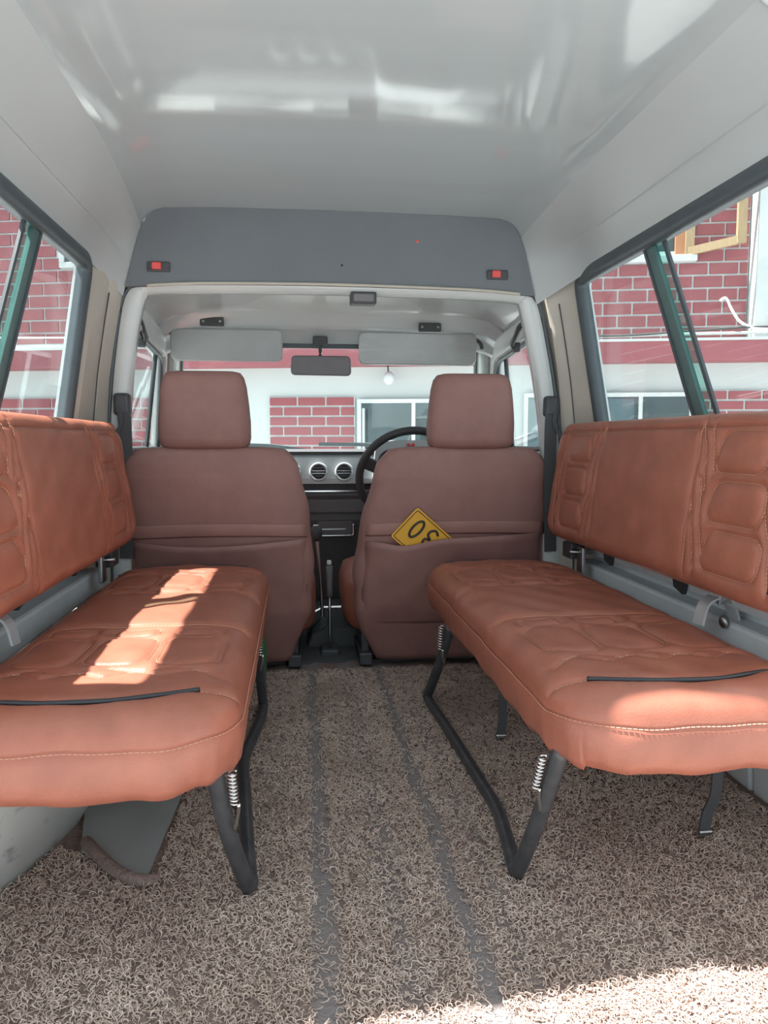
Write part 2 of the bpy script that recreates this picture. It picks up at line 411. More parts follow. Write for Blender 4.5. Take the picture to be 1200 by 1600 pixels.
hs = [(x * 1.035 - (0.0), 2.126, (z + 0.012 if z > 1.0 else z)) for x, z in hoop]
sweep('rubber_strip', smooth_path(hs, 5), circ(0.006, 6), 'rubber', h1)

# dark grey bulkhead panel above the cab
pp = [Vector((x * 0.997 - 0.00005, z)) for x, z in pn]
pl = resample([(p.x, p.y, 0) for p in pp], 60)
poly = [(p.x, p.y) for p in pl if p.y > 1.108]
hb_ = [(p.x, p.z + 0.008) for p in smooth_path([(x * 0.985, 0, z) for x, z in hoop[7:14]], 6)]
poly = poly + hb_
pan = tag(prism('bulkhead_panel', poly, lambda u, v: (u, 2.108, v), (0, 0.02, 0), 'panel_grey'), 'dark grey panel under the high roof above the cab opening', 'panel')
for k, (bx, bz) in enumerate(((-0.495, 1.162), (0.424, 1.163))):
    plt = box('switch_plate', (bx - 0.026, 2.102, bz - 0.014), (bx + 0.034, 2.110, bz + 0.012), 'black_plastic', pan, 0.003)
    b_ = box('red_button', (bx - 0.013, 2.096, bz - 0.009), (bx + 0.012, 2.104, bz + 0.010), 'red_lens', plt, 0.005, 3)
    b_['label'] = 'small red button'
lathe('screw', [(0.004, 0), (0.003, 0.003)], 'black_plastic', pan, 8, rot_to((0, -1, 0), (-0.005, 2.109, 1.178)))
lathe('cap', [(0.005, 0), (0.004, 0.002)], 'red_lens', pan, 8, rot_to((0, -1, 0), (0.203, 2.109, 1.247)))
# light coloured lip along the panel's lower edge
lip = smooth_path([(x * 0.985, 2.104, z + 0.008) for x, z in hoop[7:14]], 5)
sweep('lip', lip, circ(0.0045, 6), 'pillar_beige', h1)
# dome lamp under the hoop
dl = tag(empty('dome_lamp', (0.055, 2.135, 1.105)), 'small dark dome lamp under the top of the cab opening', 'lamp')
box('housing', (-0.036, -0.018, -0.026), (0.036, 0.03, 0.006), 'black_plastic', dl, 0.004)
box('lens', (-0.028, -0.021, -0.021), (0.028, -0.016, 0.000), 'mirror_tone', dl, 0.002)

# ------------------------------------------------------------------ cab shell
def cabz(x, y):
    t = min(max((y - 2.17) / 0.46, 0), 1)
    zc = 1.158 + 0.012 * math.sin(math.pi * t)
    return zc - 0.05 * (min(abs(x), 0.57) / 0.6) ** 2.4 - 1.1 * max(0.0, abs(x) - 0.565)
secs = []
xs = [-0.625 + 1.25 * i / 30 for i in range(31)]
for y in [2.165 + 0.47 * i / 10 for i in range(11)]:
    secs.append([Vector((x, y, cabz(x, y) - 0.012 * (y < 2.17))) for x in xs])
for dy, dz in ((0.025, -0.010), (0.04, -0.026), (0.05, -0.050), (0.06, -0.062), (0.085, -0.066), (0.115, -0.105), (0.13, -0.118), (0.145, -0.118)):
    secs.append([Vector((x, 2.635 + dy - 0.03 * (abs(x) / 0.6) ** 2, cabz(x, 2.635) + dz * (1.0 - 0.25 * (abs(x) / 0.6) ** 2))) for x in xs])
cr = struct(loft('ceiling_cab', secs, 'cab_roof_white', closed=False), 'glossy white low roof over the driver cab'); autosmooth(cr, 45)
cr.name = 'ceiling_front'
# close the roof to outside; front overhang added to block windscreen sun
build('roof_skin', [(-0.62, 2.14, 1.20), (0.62, 2.14, 1.20), (0.62, 2.90, 1.12), (-0.62, 2.90, 1.12), (-0.64, 2.14, 1.08), (0.64, 2.14, 1.08), (0.60, 2.82, 1.03), (-0.60, 2.82, 1.03)], [(0, 1, 2, 3), (0, 3, 7, 4), (1, 5, 6, 2)], 'body_white', cr)
# front door walls
def cw(z): return 0.645 if z <= 0.68 else 0.645 - 0.075 * (z - 0.68) / 0.40
for sx in (-1, 1):
    nm = 'door_1' if sx < 0 else 'door_2'
    win = round_poly([(2.30, 0.675), (2.905, 0.675), (2.70, 0.985), (2.235, 1.015)], [0.02, 0.02, 0.05, 0.04], 7)
    cy, cz = 2.52, 0.84
    oc = [(2.17, 0.0), (3.06, 0.0), (3.06, 0.66), (2.76, 1.06), (2.17, 1.09)]
    def castpoly(p):
        d = p - Vector((cy, cz)); best = None
        for a, b in zip(oc, oc[1:] + oc[:1]):
            a = Vector(a); b = Vector(b); e = b - a; den = d.x * e.y - d.y * e.x
            if abs(den) < 1e-9: continue
            w = a - Vector((cy, cz)); t = (w.x * e.y - w.y * e.x) / den; u = (w.x * d.y - w.y * d.x) / den
            if t > 0 and -1e-6 <= u <= 1 + 1e-6 and (best is None or t < best): best = t
        return Vector((cy, cz)) + d * best
    out = [castpoly(p) for p in win]
    for c in oc:
        k = min(range(len(out)), key=lambda i: (out[i] - Vector(c)).length); out[k] = Vector(c)
    n = len(win); V = []; Fc = []; depth_in = (0.0, 0.0, -0.012, -0.012, -0.004, 0.0)
    rings = [[w.lerp(o_, t) for w, o_ in zip(win, out)] for t in (0.0, 0.06, 0.10, 0.22, 0.27, 1.0)]
    for rg, di in zip(rings, depth_in):
        for p in rg: V.append((sx * (cw(p.y) + di), p.x, p.y))
    for j in range(len(rings) - 1):
        for i in range(n): Fc.append((j * n + i, j * n + (i + 1) % n, (j + 1) * n + (i + 1) % n, (j + 1) * n + i))
    d = build(nm, V, Fc, 'body_white'); 
    if d.data.polygons[n].normal.x * sx > 0: d.data.flip_normals()
    solidify(d, 0.03, -1.0)
    struct(d, 'white %s front door seen past the front seat' % ('left' if sx < 0 else 'right'))
    loop = [Vector((sx * (cw(p.y) + 0.004), p.x, p.y)) for p in win]
    sweep('seal', loop, circ(0.009, 6), 'rubber', d, closed=True, up=Vector((1, 0, 0)))
    # quarter-light bar
    tube('bar', [(sx * (cw(0.675) + 0.006), 2.70, 0.675), (sx * (cw(1.0) + 0.006), 2.60, 1.0)], 0.008, 'rubber', d, 2, 6)
    V = [(sx * (cw(p.y) + 0.008), p.x, p.y) for p in win]; pn_ = build('pane', V, [tuple(range(n))], 'window_glass', d); solidify(pn_, 0.004, 0)
    # inner door card
    box('door_card', (sx * 0.628 - 0.014, 2.2, 0.05), (sx * 0.628 + 0.014, 2.98, 0.655), 'dash_dark', d, 0.01)
# A pillars
for sx in (-1, 1):
    q = []
    for t in [i / 8 for i in range(9)]:
        y = 3.07 - 0.30 * t; z = 0.64 + 0.42 * t; x = 0.640 - 0.072 * t
        q.append([Vector((sx * x, y - 0.02, z - 0.01)), Vector((sx * (x - 0.028), y, z)), Vector((sx * (x - 0.03), y + 0.02, z + 0.01)), Vector((sx * (x + 0.012), y + 0.03, z + 0.015)), Vector((sx * (x + 0.02), y, z))])
    ap = struct(loft('trim_3' if sx < 0 else 'trim_4', q, 'body_white'), 'white %s windscreen pillar' % ('left' if sx < 0 else 'right'))
    q = [[Vector(((abs(p.x) - 0.004) * sx, p.y + 0.012, p.z + 0.004)) for p in (s[1], s[2])] + [Vector(((abs(s[2].x) - 0.012) * sx, s[2].y + 0.014, s[2].z + 0.004)), Vector(((abs(s[1].x) - 0.012) * sx, s[1].y + 0.012, s[1].z + 0.004))] for s in q]
    loft('seal', q, 'rubber', ap, smooth=False)
# windscreen
ws = struct(empty('window_3', (0, 3.08, 0.65)), 'front windscreen of the van')
V = []
for j in range(7):
    t = j / 6
    for i in range(13):
        u = -1 + 2 * i / 12; hw = 0.622 - 0.07 * t
        V.append((u * hw, (3.10 - 0.315 * t) - 0.05 * u * u - 3.08, 0.635 + 0.435 * t - 0.65 - 0.02 * t * u * u))
Fc = [(j * 13 + i, j * 13 + i + 1, (j + 1) * 13 + i + 1, (j + 1) * 13 + i) for j in range(6) for i in range(12)]
solidify(build('pane', V, Fc, 'window_glass', ws, True), 0.004, 0)
tube('lower_seal', [(-0.62, -0.03, 0.012), (-0.3, 0.008, 0.010), (0, 0.018, 0.010), (0.3, 0.008, 0.010), (0.62, -0.03, 0.012)], 0.011, 'rubber', ws, 5, 6)
# bonnet outside
secs = []
for y, z in ((3.13, 0.60), (3.3, 0.59), (3.7, 0.55), (4.0, 0.48), (4.05, 0.30)):
    secs.append([Vector((x, y, z - 0.05 * (abs(x) / 0.65) ** 3)) for x in [-0.68 + 0.136 * i for i in range(11)]])
bon = struct(loft('bonnet', secs, 'body_white', closed=False), 'white bonnet outside the windscreen'); solidify(bon, 0.01)
box('firewall', (-0.64, 3.10, -0.02), (0.64, 3.14, 0.60), 'dash_black', bon)

# wipers
def wiper(ax, ay, az, bx, by, bz, label):
    e = tag(empty('wiper', (ax, ay, az)), label, 'wiper', 'windscreen wipers')
    A_ = Vector((0, 0, 0)); B_ = Vector((bx - ax, by - ay, bz - az)); mid = A_.lerp(B_, 0.55) + Vector((0, 0.004, 0.006))
    tube('arm', [A_, A_.lerp(B_, 0.3) + Vector((0, 0.01, 0.004)), mid], 0.005, 'rubber', e, 4, 6)
    flat('blade', [A_.lerp(B_, 0.12), mid, B_], 0.008, 0.014, 'rubber', e)
    flat('holder', [A_.lerp(B_, 0.3) + Vector((0, 0.002, 0.008)), mid + Vector((0, 0, 0.008)), A_.lerp(B_, 0.85) + Vector((0, 0.002, 0.006))], 0.006, 0.004, 'steel', e)
wiper(0.40, 3.11, 0.668, -0.045, 3.098, 0.690, 'dark wiper resting below the white-framed house window, beside steering wheel')
wiper(-0.02, 3.12, 0.655, -0.40, 3.085, 0.690, 'dark wiper tip beside the left headrest, low on the windscreen')

# dashboard
da = tag(empty('dashboard', (0, 2.95, 0.5)), 'silver-grey and black dashboard with round vents between the front seats', 'dashboard')
def dprof(nm, pts, m, x0=-0.62, x1=0.62):
    q = [[Vector((x, y - 2.95, z - 0.5)) for y, z in pts] for x in (x0, x1)]
    return loft(nm, q, m, da, smooth=False)
dprof('top_pad', [(2.905, 0.648), (2.915, 0.662), (2.95, 0.668), (3.07, 0.655), (3.09, 0.60), (2.92, 0.60)], 'dash_top')
dprof('fascia', [(2.885, 0.540), (2.882, 0.560), (2.893, 0.640), (2.91, 0.650), (2.98, 0.645), (2.98, 0.54)], 'dash_silver')
dprof('front_edge', [(2.89, 0.662), (2.91, 0.672), (2.935, 0.671), (2.925, 0.660), (2.90, 0.655)], 'dash_black')
dprof('shelf', [(2.93, 0.545), (2.93, 0.515), (2.90, 0.510), (2.89, 0.495), (2.95, 0.40), (3.08, 0.40), (3.08, 0.545)], 'dash_dark')
dprof('chrome_strip', [(2.888, 0.514), (2.888, 0.509), (2.90, 0.509), (2.90, 0.514)], 'chrome', -0.3, 0.3)
dprof('centre_stack', [(2.90, 0.50), (2.895, 0.40), (2.93, 0.20), (2.98, 0.04), (3.08, 0.04), (3.08, 0.50)], 'dash_black', -0.17, 0.19)
for x in (-0.152, -0.052, 0.045):
    mt = rot_to((0, -1, 0.1), (x, -0.066, 0.085))
    v = lathe('vent', [(0.036, 0), (0.036, 0.008), (0.033, 0.012), (0.029, 0.012), (0.027, 0.004), (0.027, 0.003)], 'dash_silver', da, 28, mt)
    lathe('vent_well', [(0.0272, 0.0035), (0.0272, 0.0045)], 'dash_black', v, 24, mt)
    for dz in (-0.015, -0.005, 0.005, 0.015):
        w_ = math.sqrt(max(0.026 ** 2 - dz ** 2, 0)) 
        box('vent_slat', (x - w_, -0.079, 0.085 + dz - 0.0012), (x + w_, -0.068, 0.085 + dz + 0.0012), 'dash_dark' if abs(dz) > 0.01 else 'steel', v)
# radio / heater slot with chrome frame
fr = tube('slot_frame', [(-0.055, -0.062, -0.160), (0.06, -0.062, -0.160), (0.077, -0.062, -0.158), (0.080, -0.062, -0.150), (0.080, -0.060, -0.115)], 0.004, 'chrome', da, 5, 6)
box('slot', (-0.055, -0.058, -0.158), (0.078, -0.04, -0.105), 'dash_dark', da, 0.004)
box('slot_label', (-0.045, -0.060, -0.138), (0.05, -0.0575, -0.133), 'steel', da)
box('glove_panel', (-0.165, -0.064, -0.075), (0.18, -0.045, -0.02), 'dash_dark', da, 0.008)
# instrument binnacle in front of the wheel
bn = prism('binnacle', round_poly([(0.15, 0.035), (0.50, 0.035), (0.49, 0.185), (0.42, 0.205), (0.22, 0.205), (0.165, 0.185)], 0.03, 5), lambda u, v: (u, -0.085, v), (0, 0.12, 0), 'dash_silver', da)
for gx, gr in ((0.222, 0.050), (0.40, 0.050)):
    mt = rot_to((0, -1, 0.15), (gx, -0.088, 0.120))
    lathe('gauge', [(gr, 0), (gr, 0.008), (gr * 0.92, 0.010), (gr * 0.9, 0.004), (gr * 0.3, 0.003)], 'dash_black', bn, 28, mt)
for gx in (0.29, 0.308):
    box('button', (gx - 0.006, -0.094, 0.182), (gx + 0.006, -0.083, 0.194), 'red_lens', bn, 0.002)
# steering wheel
sw = tag(empty('steering_wheel', (0.272, 2.68, 0.575), (math.radians(-62), 0, 0)), 'black steering wheel partly hidden behind the right front seat', 'steering wheel')
tube('rim', [(0.185 * math.cos(2 * math.pi * i / 24), 0.185 * math.sin(2 * math.pi * i / 24), 0) for i in range(24)], 0.0145, 'black_plastic', sw, 3, 10, True)
lathe('hub', [(0.0, 0.004), (0.05, 0.004), (0.058, -0.008), (0.055, -0.05), (0.03, -0.06)], 'black_plastic', sw, 20)
for a in (-0.35, math.pi + 0.35):
    d = Vector((math.cos(a), math.sin(a), 0)); flat('spoke', [d * 0.04 + Vector((0, 0, -0.02)), d * 0.11 + Vector((0, 0, -0.016)), d * 0.183], 0.045, 0.012, 'black_plastic', sw)
tube('column', [(0, 0, -0.04), (0, 0, -0.26)], 0.032, 'black_plastic', sw, 2, 10)

# gear lever and handbrake between the seats
gl = tag(empty('gear_lever', (-0.05, 2.56, 0.0)), 'gear lever with black knob between the front seats', 'gear lever')
tube('rod', [(0, 0, 0.02), (-0.005, 0, 0.2), (-0.02, -0.02, 0.40)], 0.006, 'steel', gl, 5, 8)
lathe('knob', [(0.008, 0), (0.018, 0.012), (0.021, 0.03), (0.018, 0.046), (0.008, 0.052)], 'black_plastic', gl, 16, Matrix.Translation((-0.021, -0.02, 0.365)))
lathe('knob_cap', [(0.012, 0), (0.010, 0.004)], 'chrome', gl, 12, Matrix.Translation((-0.021, -0.02, 0.417)))
lathe('boot', [(0.06, 0.0), (0.055, 0.03), (0.04, 0.05), (0.042, 0.06), (0.028, 0.08), (0.012, 0.10)], 'rubber', gl, 16)
hb = tag(empty('handbrake', (-0.032, 2.42, 0.0)), 'slim upright handbrake lever standing between the front seats', 'handbrake')
tube('grip', [(0, 0, 0.20), (0, 0, 0.30)], 0.011, 'mirror_tone', hb, 3, 10)
tube('shaft', [(0, 0, 0.02), (0, 0, 0.21)], 0.005, 'steel', hb, 3, 8)
box('base', (-0.03, -0.03, 0.0), (0.03, 0.05, 0.03), 'black_plastic', hb, 0.006)
box('release_button', (-0.008, -0.008, 0.305), (0.006, 0.006, 0.318), 'white_plastic', hb, 0.002)
tb = struct(prism('trim_5', [(-0.11, 0.0), (-0.09, 0.05), (-0.04, 0.075), (0.06, 0.075), (0.10, 0.05), (0.13, 0.0)], lambda u, v: (u, 2.50, v), (0, 0.60, 0), 'dark_floor', bevel=0.01), 'dark floor tunnel under the gear lever')

# ------------------------------------------------------------------ sun visors, mirror, handles, belts
def visor(x0, x1, z0, z1, m, label, y=2.66):
    cx = (x0 + x1) / 2
    e = tag(empty('sun_visor', (cx, y, z1)), label, 'sun visor', 'sun visors'); hw = (x1 - x0) / 2; h = z1 - z0
    pl = round_poly([(-hw, -h), (hw, -h), (hw, 0), (-hw, 0)], 0.025, 6)
    body = prism('panel', pl, lambda u, v: (u, v * -0.10, v), (0, 0.016, 0), m, e, bevel=0.005)
    tube('rod', [(-hw * 0.9, 0.008, -0.012), (hw * 0.9, 0.008, -0.012)], 0.006, 'black_plastic', e, 2, 8)
    return e
v1 = visor(-0.555, -0.178, 0.975, 1.082, 'visor_vinyl', 'matte grey sun visor with dark clip above the left headrest')
tube('arm', [(-0.17, 0.008, -0.012), (-0.205, 0.012, -0.015), (-0.215, 0.02, 0.0)], 0.006, 'black_plastic', v1, 4, 8)
v2 = visor(0.085, 0.505, 0.968, 1.080, 'visor_film', 'shiny film-covered sun visor above the right headrest')
tube('arm', [(0.19, 0.008, -0.012), (0.222, 0.012, -0.03), (0.232, 0.02, -0.05)], 0.007, 'black_plastic', v2, 4, 8)
for x, z in ((-0.415, 1.105), (0.335, 1.098)):
    c = tag(empty('visor_clip', (x, 2.655, z)), 'dark clip plate on the cab roof above the %s sun visor' % ('left' if x < 0 else 'right'), 'clip', 'visor clips')
    box('plate', (-0.040, 0.0, -0.014), (0.040, 0.014, 0.016), 'black_plastic', c, 0.004)
    for dx in (-0.028, 0.028): lathe('screw', [(0.005, 0), (0.003, 0.002)], 'steel', c, 8, rot_to((0, -1, 0), (dx, 0.0, 0.001)))
mi = tag(empty('rear_view_mirror', (-0.045, 2.70, 0.965)), 'dark rear-view mirror hanging at the middle of the windscreen', 'mirror')
prism('housing', round_poly([(-0.107, -0.032), (0.107, -0.034), (0.104, 0.036), (-0.104, 0.036)], 0.018, 6), lambda u, v: (u, 0, v), (0, 0.022, 0), 'mirror_tone', mi, bevel=0.004)
prism('glass', round_poly([(-0.101, -0.027), (0.101, -0.029), (0.098, 0.031), (-0.098, 0.031)], 0.014, 6), lambda u, v: (u, -0.0015, v), (0, 0.002, 0), 'mirror_tone', mi)  # no real mirror: the reflected cabin is put into its flat grey-brown colour
tube('stem', [(-0.003, 0.02, 0.02), (-0.002, 0.03, 0.05), (-0.002, 0.03, 0.085)], 0.006, 'black_plastic', mi, 4, 8)
box('mount', (-0.028, 0.015, 0.075), (0.024, 0.045, 0.105), 'black_plastic', mi, 0.004)
hd = box('header_rail', (-0.58, 2.735, 1.030), (0.58, 2.75, 1.046), 'rubber', cr, 0.004)
for sx in (-1, 1):
    gh = tag(empty('grab_handle', (sx * 0.578 - (0.022 if sx > 0 else 0.012), 2.24, 1.03)), 'dark grab handle inside the cab, at the %s upper corner of the opening' % ('left' if sx < 0 else 'right'), 'handle', 'grab handles')
    tube('grip', [(0, 0.0, 0.030), (-sx * 0.018, 0.01, 0.015), (-sx * 0.020, 0.05, -0.010), (-sx * 0.016, 0.10, -0.028), (0.004 * sx, 0.115, -0.035)], 0.008, 'black_plastic', gh, 5, 8)
    box('mount', (-0.012, -0.02, 0.005), (0.012, 0.012, 0.05), 'black_plastic', gh, 0.004); box('mount', (-0.010, 0.10, -0.05), (0.012, 0.128, -0.020), 'black_plastic', gh, 0.004)
    # seat belts on the pillars
    sb = tag(empty('seat_belt', (sx * 0.597 + (0.0 if sx < 0 else 0.0), 2.125, 0.80)), 'black seat belt hanging from the %s pillar behind the front seat' % ('left' if sx < 0 else 'right'), 'seat belt', 'front seat belts')
    box('anchor', (-0.024, -0.018, -0.03), (0.020, 0.018, 0.03), 'black_plastic', sb, 0.01, 3)
    flat('strap', [(0.0, -0.012, 0.02), (-sx * 0.006, -0.016, -0.06), (-sx * 0.004, -0.012, -0.20), (sx * 0.004, -0.004, -0.42)], 0.035, 0.003, 'webbing', sb, up=Vector((0, -1, 0)))
    flat('strap', [(sx * 0.012, -0.016, 0.0), (sx * 0.002, -0.022, -0.05), (sx * 0.030, -0.028, -0.11), (sx * 0.036, -0.03, -0.2)], 0.010, 0.003, 'webbing', sb, up=Vector((0, -1, 0)))

# ------------------------------------------------------------------ coil mat
def stripes(x, y):
    """0..1, 1 = worn channel"""
    s = np.zeros_like(x)
    for x0, w, amp in ((-0.098, 0.019, 1.0), (0.105, 0.018, 1.0), (0.008, 0.020, 0.6), (0.165, 0.016, 0.5)):
        xx = x0 + 0.004 * np.sin(y * 17 + x0 * 40)
        s = np.maximum(s, amp * np.exp(-((x - xx) / w) ** 4))
    return s
mt_m = mat('mat_base', (0.30, 0.22, 0.185), 0.9, col2=(0.19, 0.135, 0.112), nscale=140, bump=0.6, bscale=220)
nt = mt_m.node_tree; b = nt.nodes['Principled BSDF']; ramp = nt.nodes['Color Ramp']
geo = nt.nodes.new('ShaderNodeNewGeometry'); sep = nt.nodes.new('ShaderNodeSeparateXYZ'); nt.links.new(geo.outputs['Position'], sep.inputs[0])
def math_n(op, a, b_=None, clamp=False):
    n = nt.nodes.new('ShaderNodeMath'); n.operation = op; n.use_clamp = clamp
    for i, v in enumerate((a, b_)):
        if v is None: continue
        if isinstance(v, (int, float)): n.inputs[i].default_value = v
        else: nt.links.new(v, n.inputs[i])
    return n.outputs[0]
wob = nt.nodes.new('ShaderNodeTexNoise'); wob.inputs['Scale'].default_value = 14
wv = math_n('MULTIPLY', math_n('SUBTRACT', wob.outputs['Fac'], 0.5), 0.03)
xx = math_n('ADD', sep.outputs[0], wv); acc = None
for x0, w, amp in ((-0.098, 0.021, 0.9), (0.105, 0.020, 0.9), (0.008, 0.022, 0.5), (0.165, 0.018, 0.45)):
    d = math_n('MULTIPLY', math_n('ABSOLUTE', math_n('SUBTRACT', xx, x0)), 1 / w)
    f = math_n('MULTIPLY', math_n('SUBTRACT', 1.45, d, True), amp)
    acc = f if acc is None else math_n('MAXIMUM', acc, f)
mx = nt.nodes.new('ShaderNodeMixRGB'); mx.inputs[2].default_value = (0.26, 0.232, 0.225, 1)
nt.links.new(acc, mx.inputs[0]); nt.links.new(ramp.outputs[0], mx.inputs[1]); nt.links.new(mx.outputs[0], b.inputs['Base Color'])

fm = tag(empty('floor_mat', (0, 0.63, 0)), 'brown coiled loop floor mat with worn dark stripes down the aisle', 'mat')
nx, ny = 60, 80; V = []; Fc = []
for j in range(ny + 1):
    for i in range(nx + 1):
        x = -0.78 + 1.56 * i / nx; y = 0.0 + 1.70 * j / ny
        s = stripes(np.array([x]), np.array([y + 0.63]))[0]
        z = 0.006 + 0.003 * math.sin(x * 60) * math.sin(y * 23) - 0.004 * s
        V.append((x, y, z))
keep = lambda x, y: not (x < -0.375 and y > 0.56 and (y - 0.56) > 0 and x > -0.56 and (x + 0.375) * 0.9 + 0 < 0 and y < 0.98)
for j in range(ny):
    for i in range(nx):
        a = j * (nx + 1) + i; Fc.append((a, a + 1, a + nx + 2, a + nx + 1))
build('backing', V, Fc, 'mat_base', fm, True)
# strands: short curled loops, dense near the rear door
NS = 74000
yy = 0.63 + 1.62 * rng.random(NS * 3) ** 1.35; x_ = rng.uniform(-0.66, 0.74, NS * 3)
sv = stripes(x_, yy); ok = rng.random(NS * 3) > sv * 0.87
ok &= ~((x_ < -(0.525 + 0.105 * np.clip((1.50 - yy) / 0.42, -1, 1) ** 2) + 0.004) & (yy > 1.08) & (yy < 1.92))
ok &= ~((x_ < -0.36) & (x_ > -0.66) & (yy > 1.19 + (x_ + 0.38) * -0.6) & (yy < 1.50))
x_, yy = x_[ok][:NS], yy[ok][:NS]; NS = len(x_)
seg, kk = 5, 3
r = rng.uniform(0.0026, 0.0055, NS); rad = rng.uniform(0.0005, 0.00085, NS)
a0 = rng.uniform(0, 2 * np.pi, NS); arc = rng.uniform(1.2, 1.75, NS) * np.pi
nrm = rng.normal(size=(NS, 3)); nrm[:, 2] = np.abs(nrm[:, 2]) + 0.35; nrm /= np.linalg.norm(nrm, axis=1)[:, None]
t1 = np.cross(nrm, np.array([0.3, 0.9, 0.1])); t1 /= np.linalg.norm(t1, axis=1)[:, None]; t2 = np.cross(nrm, t1)
cz = rng.uniform(0.006, 0.0115, NS); stretch = rng.uniform(0.8, 1.7, NS)
cen = np.stack([x_, yy - 0.63, cz], 1)
VV = np.zeros((NS, seg + 1, kk, 3))
for s_ in range(seg + 1):
    a = a0 + arc * s_ / seg
    rd = t1 * (np.cos(a) * stretch)[:, None] + t2 * np.sin(a)[:, None]
    p = cen + rd * r[:, None] + nrm * ((s_ / seg - 0.5) * 0.003)
    for k in range(kk):
        th = 2 * np.pi * k / kk
        VV[:, s_, k] = p + (rd * np.cos(th) + nrm * np.sin(th)) * rad[:, None]
VV[..., 2] = np.maximum(VV[..., 2], 0.0035)
base = np.arange(NS)[:, None, None] * ((seg + 1) * kk)
si = np.arange(seg)[None, :, None] * kk; ki = np.arange(kk)[None, None, :]; k2 = (ki + 1) % kk
quads = np.stack([base + si + ki, base + si + k2, base + si + kk + k2, base + si + kk + ki], -1).reshape(-1, 4)
me = bpy.data.meshes.new('strands'); nv = NS * (seg + 1) * kk; nf = len(quads)
me.vertices.add(nv); me.vertices.foreach_set('co', VV.reshape(-1).astype(np.float32))
me.loops.add(nf * 4); me.loops.foreach_set('vertex_index', quads.reshape(-1).astype(np.int32))
me.polygons.add(nf); me.polygons.foreach_set('loop_start', np.arange(0, nf * 4, 4, dtype=np.int32))
me.polygons.foreach_set('use_smooth', np.ones(nf, dtype=bool)); me.update(calc_edges=True)
st = link('strands', me, 'coil_strand', fm); st['kind'] = 'stuff'; st['label'] = 'curled brown plastic loops of the mat'
# rolled edge of the mat beside the grey sheet
tube('folded_edge', [(-0.50, 0.665, 0.012), (-0.47, 0.615, 0.018), (-0.43, 0.565, 0.016), (-0.39, 0.535, 0.014), (-0.355, 0.535, 0.010)], 0.011, 'mat_base', fm, 6, 7)
# grey rubber sheet
gs = tag(prism('rubber_sheet', [(-0.375, 1.165), (-0.50, 1.265), (-0.535, 1.42), (-0.54, 1.75), (-0.33, 1.75), (-0.36, 1.50)], lambda u, v: (u, v, 0.010), (0, 0, 0.004), 'grey_sheet'), 'flat grey rubber sheet on the floor under the left bench', 'rubber sheet')
cf = struct(box('floor_front', (-0.63, 2.33, -0.002), (0.63, 3.1, 0.012), 'dark_floor'), 'dark rubber floor of the driver cab')

